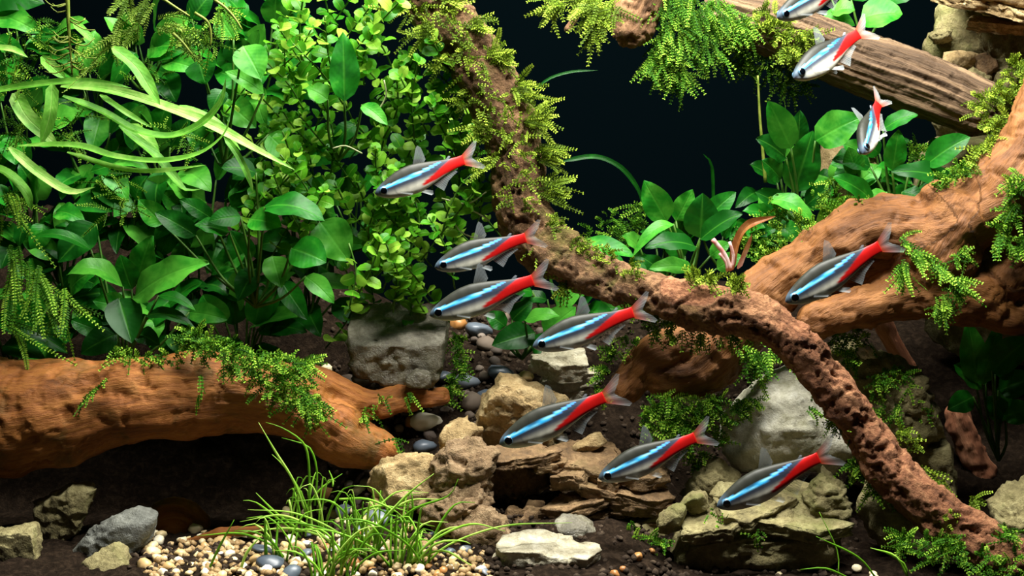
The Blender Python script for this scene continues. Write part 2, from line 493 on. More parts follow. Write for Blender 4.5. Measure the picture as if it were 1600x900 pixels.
wood('shaded_driftwood', 'shaded red-brown wood leg running down in the shade behind mossy rock',
     [[(1372, 490, 230, 16), (1400, 545, 235, 15), (1430, 600, 240, 18)]], M['wood_red'], 4, 3, 2, 1, 35)
wood('shaded_driftwood', 'shaded red-brown wood leg rising from the shaded ground beyond the sloping branch',
     [[(1495, 640, 260, 20), (1515, 700, 250, 24), (1540, 760, 240, 28), (1570, 830, 220, 30)]], M['wood_red'], 4, 12, 3, 1, 37, lumpsize=40)

# ---------------------------------------------------------------- rocks
def rock_mesh(outline, Y, T, seed, res=5, boxy=4.0, facets=14, rough=4.0, strata=0.0, layer=16.0, cut=(0.66, 0.95), tiltdeg=0.0, front=None):
    rs = np.random.default_rng(seed)
    pts = np.array([at(x, y, Y) for x, y in outline])
    c = pts.mean(0)
    o = pts[:, [0, 2]] - c[[0, 2]]
    d, F = ico(res)
    cs = np.sqrt(d[:, 0] ** 2 + d[:, 2] ** 2)
    e = d[:, [0, 2]] / np.maximum(cs, 1e-6)[:, None]
    R = np.zeros(len(d))
    for i in range(len(o)):
        a, b = o[i], o[(i + 1) % len(o)]
        ab = b - a
        den = e[:, 0] * ab[1] - e[:, 1] * ab[0]
        den = np.where(np.abs(den) < 1e-9, 1e-9, den)
        t = (a[0] * ab[1] - a[1] * ab[0]) / den
        s = (a[0] * e[:, 1] - a[1] * e[:, 0]) / den
        ok = (t > 0) & (s >= -1e-6) & (s <= 1 + 1e-6)
        R = np.where(ok, np.maximum(R, t), R)
    R = np.where(R <= 0, np.median(R), R)
    r = ((cs / R) ** boxy + (np.abs(d[:, 1]) / T) ** boxy) ** (-1 / boxy)
    v = d * r[:, None]
    for k in range(facets):
        n = unit([rs.normal(0, 0.8), -abs(rs.normal(0.6, 0.5)) if k % 3 else abs(rs.normal(0.6, 0.5)), rs.normal(0.25, 0.7)])
        h = (v @ n).max() * rs.uniform(*cut)
        q = v @ n - h
        v = v - np.where(q > 0, q, 0)[:, None] * n
    for nrm, fr in (front or []):
        n = unit(nrm); h = (v @ n).max() * fr; q = v @ n - h
        v = v - np.where(q > 0, q, 0)[:, None] * n
    nn = v / np.maximum(np.linalg.norm(v, axis=1, keepdims=True), 1e-6)
    w = v + c
    if strata:
        a = math.radians(tiltdeg)
        lay = (w[:, 2] * math.cos(a) + w[:, 0] * math.sin(a)) / layer + 0.35 * fbm(w / 60, 2, seed + 3)
        l = np.floor(lay); fr = lay - l
        hsh = vnoise(np.stack([l * 7.31 + 0.5, l * 3.7 + 0.3, l * 0 + seed], 1), seed)
        groove = np.exp(-(np.minimum(fr, 1 - fr) / 0.10) ** 2)
        amp = strata * (0.6 * hsh - 0.8 * groove + 0.4 * vnoise(np.stack([w[:, 0] / 25, w[:, 1] / 25, l * 5.0], 1), seed + 4))
        nh = nn.copy(); nh[:, 2] *= 0.2
        w = w + nh * amp[:, None]
    w = w + nn * (rough * 0.9 * fbm(w / 42, 3, seed + 1) + rough * 1.5 * chips(w * np.array([1, 1, 1.7]), seed, 34.0) + rough * 0.8 * chips(w * np.array([1, 1, 1.5]) + 7.7, seed + 5, 13.0) + rough * 0.5 * fbm(w / 9, 3, seed + 2))[:, None]
    return w, F

def plate(px, py, Y, hw, hd, ht, tx, ty, seed, res=5, corners=9, rough=2.2):
    """a broken slab: angular outline seen from above, flat faces, chipped edges; tx/ty tilt it (degrees)"""
    rs = np.random.default_rng(seed)
    d, F = ico(res)
    an = np.sort(rs.uniform(0, 2 * np.pi, corners) * 0.35 + np.linspace(0, 2 * np.pi, corners, endpoint=False) * 0.94)
    o = np.stack([np.cos(an) * hw, np.sin(an) * hd], 1) * rs.uniform(0.82, 1.08, (corners, 1))
    # spread the sphere's points evenly over a flat body before shaping
    e2 = np.sqrt(d[:, 0] ** 2 + d[:, 1] ** 2); e = d[:, :2] / np.maximum(e2, 1e-6)[:, None]
    R = np.zeros(len(d))
    for i in range(corners):
        a, b = o[i], o[(i + 1) % corners]; ab = b - a
        den = e[:, 0] * ab[1] - e[:, 1] * ab[0]; den = np.where(np.abs(den) < 1e-9, 1e-9, den)
        t = (a[0] * ab[1] - a[1] * ab[0]) / den; s_ = (a[0] * e[:, 1] - a[1] * e[:, 0]) / den
        R = np.where((t > 0) & (s_ >= -1e-6) & (s_ <= 1 + 1e-6), np.maximum(R, t), R)
    R = np.where(R <= 0, np.median(R), R)
    lat = np.arcsin(np.clip(d[:, 2], -1, 1)) / (np.pi / 2)
    side = 0.30
    rad = np.where(np.abs(lat) < side, 1.0, np.maximum(0, (1 - np.abs(lat)) / (1 - side)) ** 0.9)
    z = np.clip(lat / side, -1, 1) * ht
    v = np.stack([e[:, 0] * R * rad, e[:, 1] * R * rad, z], 1)
    v[:, 2] += ht * 0.35 * chips(v * np.array([1, 1, 0.2]), seed + 3, 40.0) * (z > 0) + ht * 0.25 * (v[:, 0] / hw) * rs.uniform(-1, 1)
    hz = np.stack([e[:, 0], e[:, 1], np.zeros(len(d))], 1)
    lay = np.floor(z / max(ht * 0.45, 3.5) + 0.4 * fbm(v / 40, 2, seed))
    v += hz * (np.abs(lat) < side * 1.2)[:, None] * (4.5 * vnoise(np.stack([lay * 5.3 + 0.5, v[:, 0] / 22, v[:, 1] / 22], 1), seed + 9))[:, None]
    v += d * (rough * (1.2 * chips(v, seed + 5, 15.0) + 0.7 * fbm(v / 9, 3, seed + 2)))[:, None]
    ax, ay = math.radians(tx), math.radians(ty)
    Rm = np.array(Matrix.Rotation(ay, 3, 'Y') @ Matrix.Rotation(ax, 3, 'X'))
    return v @ Rm.T + at(px, py, Y), F

def plates(label, lst, mat, name='layered_rock', piece='slab', extra=()):
    ms = [plate(*q[:9], **(q[9] if len(q) > 9 else {})) for q in lst] + [rock_mesh(o, Y, T, sd, **kw) for o, Y, T, sd, kw in extra]
    allv = np.vstack([m[0] for m in ms])
    org = np.array([allv[:, 0].mean(), allv[:, 1].mean(), allv[:, 2].min()])
    t = thing(name, label, 'rock', org)
    for v, f in ms: part(piece, t, org, v, f, M[mat])
    return t

def rock(label, outline, Y, T, mat, seed, name='rock', cat='rock', **kw):
    v, f = rock_mesh(outline, Y, T, seed, **kw)
    return solid(name, label, cat, v, f, M[mat])

def rock_parts(label, slabs, mat, name='layered_rock', piece='slab'):
    ms = [rock_mesh(o, Y, T, sd, **kw) for o, Y, T, sd, kw in slabs]
    allv = np.vstack([m[0] for m in ms])
    org = np.array([allv[:, 0].mean(), allv[:, 1].mean(), allv[:, 2].min()])
    t = thing(name, label, 'rock', org)
    for v, f in ms: part(piece, t, org, v, f, M[mat])
    return t

rock('wet grey block of rock with a flat glossy top beside the round-leaved bush',
     [(548, 482), (590, 468), (640, 464), (664, 470), (700, 498), (694, 560), (678, 604), (625, 600), (590, 590), (556, 585), (545, 530)], 215, 60, 'rock_grey', 11, boxy=6, rough=3, facets=4,
     front=[((0.0, -0.62, 0.78), 0.46), ((0, -1, -0.12), 0.85)])
rock('small wet grey stone leaning at the foot of the glossy grey block', [(630, 590), (650, 578), (676, 580), (680, 596), (660, 606), (636, 604)], 150, 22, 'rock_grey', 12, name='stone', cat='stone', res=4, rough=2)
plates('flat cream-white rock with stepped edges below the fish by the branch bend', [
    (882, 570, 230, 66, 44, 15, 14, 2, 13), (888, 592, 235, 60, 42, 11, 8, -4, 14), (880, 610, 240, 52, 40, 10, 4, 4, 15)], 'rock_white', 'stepped_rock')
rock('yellow-tan rock with a dark hollow front near the flat white rock',
     [(742, 660), (762, 620), (784, 592), (830, 588), (872, 600), (884, 640), (880, 690), (800, 705), (750, 700)], 120, 60, 'rock_tan', 14, rough=5, front=[((-0.25, -0.85, -0.2), 0.62)])
rock('pale tan stone with a white chip above the porous rock', [(676, 690), (700, 664), (735, 652), (752, 660), (750, 690), (715, 702)], 90, 34, 'rock_tan', 15, name='stone', cat='stone', res=4, rough=4)
rock('sand-coloured block of rock with a dark front beside the driftwood tip',
     [(576, 742), (600, 722), (660, 706), (700, 712), (712, 760), (700, 800), (620, 796), (584, 778)], 30, 55, 'rock_tan', 16, rough=4, front=[((0.0, -0.8, 0.45), 0.75)])
rock_parts('porous brown L-shaped rock rising behind the grass tufts', [
    ([(680, 722), (700, 690), (745, 684), (778, 702), (768, 742), (752, 778), (705, 790), (672, 770)], -20, 46, 17, dict(rough=6, facets=3, boxy=3, front=[((0.1, -0.7, 0.7), 0.7)])),
    ([(655, 792), (690, 758), (738, 742), (764, 770), (770, 812), (735, 838), (690, 822), (660, 812)], -52, 42, 18, dict(rough=6, facets=3, boxy=3, front=[((-0.1, -0.7, 0.7), 0.66)])),
    ([(700, 820), (735, 786), (768, 790), (800, 836), (812, 880), (792, 902), (765, 895), (728, 850)], -84, 38, 118, dict(rough=6, facets=3, boxy=3, front=[((0.1, -0.7, 0.7), 0.66)]))], 'rock_brown', 'porous_rock', 'lobe')
plates('thin brown slabs bridging the gap between porous rock and slate stack', [(812, 712, 20, 66, 44, 8, 10, -3, 90), (850, 722, 24, 40, 36, 7, 8, 4, 91)], 'rock_slate', 'thin_rock')
rock('dark brown rock wall with shaded face behind the porous rock',
     [(748, 720), (790, 702), (850, 712), (860, 745), (850, 800), (790, 815), (750, 790), (735, 755)], 62, 40, 'rock_slate', 19, rough=4, front=[((0.1, -0.95, -0.25), 0.6)])
rock('rough crumbly brown rock between porous rock and pale flat stone',
     [(772, 806), (800, 790), (845, 796), (862, 818), (846, 850), (800, 858), (776, 840)], -10, 34, 'rock_slate', 20, res=4, rough=7)
plates('brown slate rock of stacked broken slabs under the middle fish', [
    (930, 722, 40, 82, 56, 13, 14, 3, 21), (888, 750, -2, 34, 34, 11, 8, -4, 22), (950, 752, 0, 30, 32, 10, 10, 6, 23), (998, 738, 20, 60, 50, 11, 10, 8, 24),
    (968, 768, -6, 86, 50, 10, 12, 9, 25), (905, 782, 0, 66, 46, 9, 8, -13, 26), (1000, 784, 6, 62, 46, 10, 8, 5, 27), (940, 800, 0, 74, 44, 9, 6, -10, 28), (980, 812, 12, 74, 44, 10, 8, 2, 29), (930, 826, 20, 70, 40, 12, 4, 0, 60), (990, 838, 24, 70, 40, 12, 4, 0, 61)],
    'rock_slate', extra=[([(872, 740), (960, 735), (1046, 745), (1050, 850), (960, 870), (880, 840)], 62, 46, 26, dict(boxy=6, rough=3, res=4))])
rock('smooth yellowish wedge stone lying on top of the slate slabs', [(876, 708), (905, 690), (935, 672), (952, 672), (953, 690), (925, 704), (895, 716)], 60, 18, 'rock_tan', 27, name='stone', cat='stone', res=4, rough=1.5, boxy=3)
rock('rounded grey stone wedged behind the pale flat stone', [(852, 822), (872, 806), (905, 802), (940, 830), (952, 852), (910, 860), (868, 848)], -60, 30, 'rock_grey', 28, name='stone', cat='stone', res=4, rough=2.5, boxy=3)
plates('pale flat stone with a sharp edge at the front of the gravel', [(864, 866, -150, 84, 50, 17, 14, 5, 29, dict(corners=8, rough=1.6)), (860, 884, -140, 66, 40, 12, 4, 2, 62)], 'rock_white', 'flat_stone')
rock('olive-brown rock filling the gap between slate stack and ledge rock', [(960, 850), (985, 815), (1020, 806), (1046, 830), (1040, 890), (990, 905), (962, 885)], -20, 36, 'rock_olive', 95, res=4, rough=5)
rock('large pale speckled boulder under the sloping branch',
     [(1126, 700), (1130, 650), (1160, 625), (1178, 610), (1206, 582), (1240, 570), (1300, 600), (1330, 650), (1340, 700), (1300, 735), (1220, 735), (1150, 732)], 130, 85, 'rock_pale', 30, rough=3.8, facets=0, boxy=2.6, front=[((-0.12, -0.78, 0.62), 0.74), ((0.5, -0.75, 0.5), 0.82), ((-0.7, -0.6, 0.4), 0.84)])
rock('tan-grey slanted rock with a split edge below the speckled boulder', [(1055, 775), (1090, 735), (1126, 710), (1160, 745), (1150, 790), (1090, 800)], 40, 34, 'rock_olive', 31, rough=3, boxy=4, strata=4, layer=18, tiltdeg=40)
rock_parts('broad olive-brown rock with stepped ledges at the bottom under a fish', [
    ([(1018, 838), (1045, 810), (1100, 790), (1170, 770), (1260, 765), (1330, 790), (1345, 850), (1330, 915), (1200, 930), (1060, 920), (1025, 880)], -50, 90, 32, dict(rough=4, strata=8, layer=24, tiltdeg=-10, boxy=5, front=[((0, -0.62, 0.78), 0.62), ((0, -0.97, -0.2), 0.75)])),
    ([(1030, 812), (1050, 790), (1078, 786), (1080, 810), (1050, 830), (1028, 832)], -90, 26, 33, dict(res=4, rough=3)),
    ([(1062, 792), (1082, 770), (1110, 766), (1106, 790), (1080, 806)], -80, 22, 34, dict(res=4, rough=2.5)),
    ([(1105, 766), (1130, 755), (1165, 758), (1160, 778), (1120, 784)], -60, 24, 35, dict(res=4, rough=2.5)),
    ([(1255, 770), (1262, 738), (1285, 728), (1310, 742), (1325, 780), (1330, 830), (1290, 830), (1262, 810)], -60, 38, 36, dict(rough=4, strata=5, layer=22))], 'rock_olive', 'ledge_rock', 'ledge')
plates('cracked olive slab layers lying on top of the ledge rock', [(1180, 800, -95, 105, 40, 11, 18, -4, 70), (1240, 822, -110, 92, 34, 10, 16, 6, 71), (1110, 822, -105, 70, 34, 10, 16, -8, 72)], 'rock_olive', 'cracked_rock')
rock('rugged pale rock overgrown with moss behind the sloping branch',
     [(1300, 560), (1318, 525), (1350, 535), (1380, 556), (1430, 572), (1452, 620), (1480, 670), (1500, 720), (1460, 740), (1400, 730), (1340, 680), (1310, 620)], 150, 70, 'rock_olive', 37, rough=7)
rock('small white stone chip perched on the mossy rock', [(1336, 546), (1350, 538), (1370, 548), (1374, 562), (1350, 562)], 90, 14, 'rock_white', 38, name='stone', cat='stone', res=4, rough=4)
rock('olive rock with moss in the gap under the sloping branch', [(1340, 740), (1375, 730), (1420, 790), (1440, 830), (1400, 860), (1350, 840)], -20, 40, 'rock_olive', 39, res=4, rough=4)
rock('olive-brown rock in the corner by the branch foot', [(1540, 800), (1570, 765), (1620, 750), (1660, 790), (1660, 860), (1580, 870), (1545, 845)], 0, 50, 'rock_olive', 40, rough=4)
rock('small olive-brown rock in the shade between sloping branch and red-brown wood', [(1430, 700), (1470, 680), (1500, 710), (1510, 770), (1470, 790), (1435, 760)], 120, 40, 'rock_olive', 41, res=4, rough=4)
rock('olive-brown angular rock standing in shade under the amber trunk', [(50, 790), (75, 765), (120, 748), (150, 752), (146, 780), (122, 830), (100, 852), (70, 845)], 40, 32, 'rock_olive', 42, rough=4, facets=9)
rock('dark grey slab of rock tilted against its neighbours by the gravel', [(90, 885), (140, 830), (190, 800), (215, 790), (246, 804), (232, 845), (200, 880), (140, 915), (95, 905)], -70, 36, 'rock_slab', 43, rough=3, boxy=4, facets=8)
rock('olive rock with flat facets in front of the dark grey slab', [(95, 908), (130, 880), (172, 846), (215, 868), (245, 905), (180, 940), (110, 940)], -140, 38, 'rock_olive', 44, rough=2.5)
rock('square olive rock beside the angular rock under the trunk', [(-30, 840), (10, 828), (52, 822), (60, 860), (58, 920), (-30, 930)], -110, 45, 'rock_olive', 45, rough=3, boxy=6)
# rock pile in the far corner
pile = [
    ('broad pale rock ledge jutting out at the top of the far pile', [(1440, -20), (1520, -40), (1680, -40), (1690, 30), (1640, 50), (1580, 30), (1510, 8)], 330, 90, 'rock_tan', 50, dict(rough=4, strata=8, layer=14)),
    ('shaded rock wall under the pale ledge of the far pile', [(1440, 10), (1560, 10), (1680, 30), (1680, 240), (1480, 240), (1450, 120)], 470, 60, 'rock_olive', 51, dict(rough=8, boxy=6)),
    ('flat pale stone with a sunlit top above the weathered log', [(1452, 92), (1480, 82), (1540, 80), (1550, 96), (1520, 108), (1475, 108)], 360, 30, 'rock_tan', 52, dict(res=4, rough=3, boxy=5)),
    ('small rounded stone high in the far rock pile', [(1450, 52), (1468, 44), (1490, 48), (1488, 62), (1464, 66)], 390, 22, 'rock_olive', 53, dict(res=4, rough=3)),
    ('broken tan stone wedged beside the flat pale stone', [(1522, 90), (1545, 82), (1562, 92), (1565, 125), (1540, 128), (1525, 115)], 345, 26, 'rock_slate', 54, dict(res=4, rough=4)),
    ('greenish upright stone leaning on the far rock pile', [(1555, 135), (1560, 100), (1575, 95), (1600, 112), (1600, 140), (1575, 150)], 330, 24, 'rock_olive', 55, dict(res=4, rough=3)),
    ('low chipped stone resting along the weathered log', [(1505, 112), (1520, 104), (1545, 116), (1550, 130), (1520, 128)], 330, 20, 'rock_olive', 56, dict(res=4, rough=3)),
    ('large dark rock holding up the far pile behind the tan root', [(1420, 230), (1500, 215), (1690, 220), (1700, 560), (1440, 560)], 420, 90, 'rock_olive', 57, dict(rough=6, boxy=6)),
    ('tan rock peeking out between the broad leaves under the log', [(1270, 240), (1300, 226), (1345, 224), (1365, 245), (1360, 330), (1280, 330)], 330, 50, 'rock_tan', 58, dict(res=4, rough=4)),
]
plates('jutting pale slabs along the top of the far rock pile', [(1530, 4, 300, 90, 60, 10, 12, 10, 80), (1590, 20, 280, 60, 50, 9, 12, 14, 81), (1560, 40, 320, 60, 40, 9, 10, 4, 82)], 'rock_tan', 'jutting_rock')
for lb, o, Y, T, mt, sd, kw in pile: rock(lb, o, Y, T, mt, sd, **kw)

# ---------------------------------------------------------------- gravel
def pebble_mat(name, stops, rough=0.45, spec=0.5, px=14):
    m, nt, b, o = new_mat(name)
    oi = nt.nodes.new('ShaderNodeObjectInfo')
    n = noise_tex(nt, coord(nt), px, 4, 0.6)
    f = math_(nt, 'ADD', math_(nt, 'MULTIPLY', oi.outputs['Random'], 0.8), math_(nt, 'MULTIPLY', math_(nt, 'SUBTRACT', n, 0.3), 0.5))
    nt.links.new(ramp(nt, [(i / (len(stops) - 1), c) for i, c in enumerate(stops)], f).outputs[0], b.inputs['Base Color'])
    b.inputs['Roughness'].default_value = rough; b.inputs['Specular IOR Level'].default_value = spec
    bump(nt, b, noise_tex(nt, coord(nt), 3, 3), 1.2, 0.5)
    return m
M['peb_cream'] = pebble_mat('cream_gravel', [lin(176, 132, 78), lin(214, 186, 128), lin(232, 216, 168), lin(244, 238, 216)])
M['peb_dark'] = pebble_mat('dark_soil_grain', [lin(50, 41, 34), lin(78, 66, 55), lin(104, 90, 76), lin(126, 114, 102)], 0.8)
M['peb_blue'] = pebble_mat('blue_grey_pebble', [lin(66, 76, 86), lin(92, 102, 112), lin(126, 132, 138)], 0.4)
M['peb_white'] = pebble_mat('white_pebble', [lin(226, 214, 184), lin(240, 234, 218), lin(248, 246, 238)], 0.35)
M['peb_amber'] = pebble_mat('amber_pebble', [lin(150, 96, 48), lin(188, 136, 76)], 0.45)

def pebble_shape(seed, mat, flat=0.62, res=2, facets=9):
    rs = np.random.default_rng(seed)
    d, F = ico(res)
    v = d * np.array([1.0, rs.uniform(0.7, 0.95), flat * rs.uniform(0.85, 1.15)])
    for k in range(facets):
        n = unit(rs.normal(0, 1, 3)); h = (v @ n).max() * rs.uniform(0.68, 0.92); q = v @ n - h
        v = v - np.where(q > 0, q, 0)[:, None] * n
    v = v + d * (0.09 * fbm(v * 1.7, 2, seed))[:, None]
    return mesh_data('pebble', v, F, M[mat])

PEB = {k: [pebble_shape(100 + 20 * i + j, k, fl) for j in range(9)] for i, (k, fl) in enumerate((('peb_cream', 0.72), ('peb_dark', 0.8), ('peb_blue', 0.5), ('peb_white', 0.6), ('peb_amber', 0.75)))}

def place_pebble(kind, p, r, label, group, name='pebble', cat='pebble'):
    o = link(name, random.choice(PEB[kind]), None, p)
    o.scale = (r, r, r)
    o.rotation_euler = (random.uniform(-0.35, 0.35), random.uniform(-0.35, 0.35), random.uniform(0, 6.28))
    return tag(o, label, cat, group)

def ground_at(px, py):            # where the view ray meets the bed
    ys = np.arange(-500, 950, 3.0)
    for y in ys:
        p = at(px, py, y)
        if p[2] <= floor_z(p[0], p[1]): return p
    return at(px, py, 950)

big = [ # px, py, radius, kind, label
    (665, 656, 27, 'peb_white', 'big white quartz pebble beside the driftwood fork'), (648, 660, 18, 'peb_amber', 'small amber pebble half under the big white quartz pebble'),
    (662, 698, 22, 'peb_blue', 'blue-grey pebble with a pale cap behind the sand-coloured block'), (748, 514, 24, 'peb_blue', 'flat blue-black pebble lying behind the grey block'),
    (762, 536, 20, 'peb_dark', 'dark pebble under the flat blue-black pebble'), (785, 582, 25, 'peb_blue', 'blue-grey pebble pointed like a wedge on the dark slope'),
    (760, 616, 24, 'peb_blue', 'dark blue pebble on the slope above the pale tan stone'), (736, 628, 22, 'peb_dark', 'round brown-black pebble touching the dark blue pebble'),
    (728, 596, 24, 'peb_blue', 'grey-green pebble with a scratched face beside hanging moss'), (690, 588, 20, 'peb_blue', 'small blue pebble next to the foot of the grey block'),
    (560, 764, 17, 'peb_white', 'bright white pebble among dark grains behind the grass'), (538, 798, 22, 'peb_blue', 'steel-blue pebble behind the tall grass blades'),
    (596, 805, 28, 'peb_blue', 'broad pale-blue pebble in the middle of the grass'), (510, 770, 18, 'peb_amber', 'amber-brown pebble near the bright white pebble'),
    (592, 790, 20, 'peb_cream', 'cream pebble resting on the broad pale-blue pebble'), (408, 860, 22, 'peb_blue', 'grey pebble at the foot of the short grass tuft'),
    (424, 878, 26, 'peb_blue', 'dark slate-blue pebble between the grass and cream gravel'), (455, 893, 20, 'peb_blue', 'blue-grey pebble sunk in the cream gravel under the grass'),
    (716, 505, 17, 'peb_amber', 'brown pebble behind the grey block edge'), (512, 577, 14, 'peb_cream', 'small pinkish pebble behind the mossy end of the trunk'),
    (820, 590, 16, 'peb_cream', 'cream pebble against the flat white rock'), (715, 606, 12, 'peb_amber', 'small rust pebble near the driftwood fork tip'),
    (540, 598, 22, 'peb_dark', 'round grey-brown pebble behind the driftwood fork'), (572, 590, 24, 'peb_dark', 'large dark pebble under the glossy grey block'),
    (728, 666, 14, 'peb_white', 'chalk-white chip on the pale tan stone'), (705, 672, 12, 'peb_white', 'chalk-white chip tucked beside the pale tan stone'),
]
for px, py, r, k, lb in big:
    p = ground_at(px, py + r * 0.4); rr = r * k_at(p[1])
    place_pebble(k, p + np.array([0, 0, rr * 0.35]), rr, lb, None)

def scatter(kind, n, region, rlo, rhi, label, group, sep=0.8, yr=(-330, 700)):
    got = []; tries = 0
    while len(got) < n and tries < n * 60:
        tries += 1
        x0, x1, y0, y1 = random.choice(region)
        px = random.uniform(x0, x1); py = random.uniform(y0, y1)
        p = ground_at(px, py)
        if not yr[0] < p[1] < yr[1]: continue
        r = random.uniform(rlo, rhi) * k_at(p[1])
        if any((p[0] - q[0]) ** 2 + (p[1] - q[1]) ** 2 < (sep * (r + q[2])) ** 2 for q in got): continue
        got.append((p[0], p[1], r))
        place_pebble(kind, p + np.array([0, 0, r * 0.3]), r, label, group)

scatter('peb_cream', 112, [(225, 760, 842, 905), (225, 420, 830, 905), (440, 640, 800, 860)], 8, 15, 'small cream gravel pebble in the pale gravel around the grass', 'cream gravel pebbles around the grass')
scatter('peb_white', 14, [(240, 760, 845, 905)], 8, 14, 'small white pebble mixed into the pale gravel around the grass', 'white pebbles in the cream gravel')
scatter('peb_blue', 14, [(380, 760, 800, 900)], 8, 15, 'small blue-grey pebble mixed into the pale gravel around the grass', 'blue-grey pebbles in the cream gravel')
scatter('peb_amber', 8, [(230, 760, 835, 905)], 7, 12, 'small amber pebble mixed into the pale gravel around the grass', 'amber pebbles in the cream gravel')
scatter('peb_dark', 104, [(490, 760, 560, 790), (600, 860, 480, 720), (640, 760, 600, 690), (560, 700, 730, 800)], 8, 14, 'dark brown soil grain on the slope between driftwood and rocks', 'dark soil grains on the slope')
scatter('peb_cream', 10, [(1400, 1600, 878, 905), (1180, 1400, 890, 905)], 7, 11, 'small cream pebble in the strip before the rocks and branch foot', 'cream pebbles before the branch foot')
scatter('peb_amber', 8, [(960, 1060, 860, 905), (640, 700, 860, 905)], 7, 12, 'small amber-brown pebble lying by the pale flat stone', 'amber pebbles by the pale flat stone')

# finer grains nobody could count
d, f = ico(1)
V = []; F = []; n = 0
rs = np.random.default_rng(5)
cnt = 5200
xs = rs.uniform(-760, 760, cnt); ys = rs.uniform(-330, 700, cnt)
zs = floor_z(xs, ys) + rs.uniform(0, 4, cnt)
rr = rs.uniform(3.0, 7.5, cnt)
_p = proj(np.stack([xs, ys, zs], 1))
keep = (_p[0] > 500) | ((_p[1] > 850) & (_p[0] > 200))
keep &= _p[0] < 1340
xs, ys, zs, rr = xs[keep], ys[keep], zs[keep], rr[keep]; cnt = len(xs)
f0 = np.array(f)
VV = (d[None] * rr[:, None, None] * rs.uniform(0.65, 1.15, (cnt, 1, 3)) + rs.normal(0, 0.7, (cnt, len(d), 3)) + np.stack([xs, ys, zs], 1)[:, None]).reshape(-1, 3)
FF = (f0[None] + (np.arange(cnt) * len(d))[:, None, None]).reshape(-1, 3)
M['grain'] = rock_mat('fine_grain', lin(30, 24, 19), lin(56, 46, 37), lin(92, 78, 62), 10, rough=0.9, bpx=2, spec=0.1)
solid('fine_gravel', 'fine brown soil grains covering the bed between the pebbles', 'gravel', VV, FF, M['grain'], kind='stuff')

cnt = 800
ps = []
while len(ps) < cnt:
    x, y = rs.uniform(-600, 0), rs.uniform(-330, -20)
    p = np.array([x, y, float(floor_z(x, y))])
    a_, b_ = proj(p)
    if b_ < 846 + 14 * math.sin(a_ / 30) or not 225 < a_ < 770: continue
    ps.append(p + np.array([0, 0, rs.uniform(1, 5)]))
ps = np.array(ps); rr = rs.uniform(4.0, 8.0, cnt)
VV = (d[None] * rr[:, None, None] * rs.uniform(0.65, 1.15, (cnt, 1, 3)) + rs.normal(0, 0.5, (cnt, len(d), 3)) + ps[:, None]).reshape(-1, 3)
FF = (f0[None] + (np.arange(cnt) * len(d))[:, None, None]).reshape(-1, 3)
M['grit'] = rock_mat('cream_grit', lin(96, 70, 40), lin(160, 130, 84), lin(214, 196, 150), 16, rough=0.6, bpx=1.5)
solid('cream_grit', 'cream grit filling the gaps between the pale pebbles around the grass', 'gravel', VV, FF, M['grit'], kind='stuff')

# ---------------------------------------------------------------- broad-leaved plants
M['leaf_broad'] = leaf_mat('broad_green_leaf', lin(10, 72, 12), lin(28, 116, 22), lin(84, 164, 50), 0.42, 0.28, rand=0.5)
M['leaf_lime'] = leaf_mat('lime_leaf', lin(60, 132, 16), lin(108, 172, 36), lin(176, 214, 84), 0.4, 0.35)
M['leaf_round'] = leaf_mat('round_green_leaf', lin(44, 116, 14), lin(90, 160, 30), lin(160, 208, 70), 0.4, 0.35, px=60, rand=0.7)
M['leaf_strap'] = leaf_mat('strap_leaf', lin(60, 122, 20), lin(112, 182, 58), lin(182, 222, 116), 0.55, 0.3, px=24, spot=lin(70, 84, 16), spec=0.3)
M['leaf_red'] = leaf_mat('brown_red_leaf', lin(78, 40, 20), lin(128, 76, 36), lin(176, 130, 80), 0.4, 0.25)
M['stem'] = plain_mat('green_stem', lin(40, 84, 20), 0.5, 0.3, lin(74, 112, 34), 30)
M['stem_pale'] = plain_mat('pale_root', lin(190, 196, 150), 0.5, 0.4, lin(140, 150, 90), 30)
M['stem_white'] = plain_mat('white_leaf_stalk', lin(232, 214, 206), 0.4, 0.5, lin(206, 120, 116), 20)
M['stem_yellow'] = plain_mat('yellow_green_stem', lin(92, 116, 32), 0.5, 0.3, lin(136, 146, 60), 20)
M['grass'] = leaf_mat('grass_blade', lin(92, 150, 28), lin(140, 200, 56), lin(204, 236, 120), 0.45, 0.3, px=60, rand=0.6)

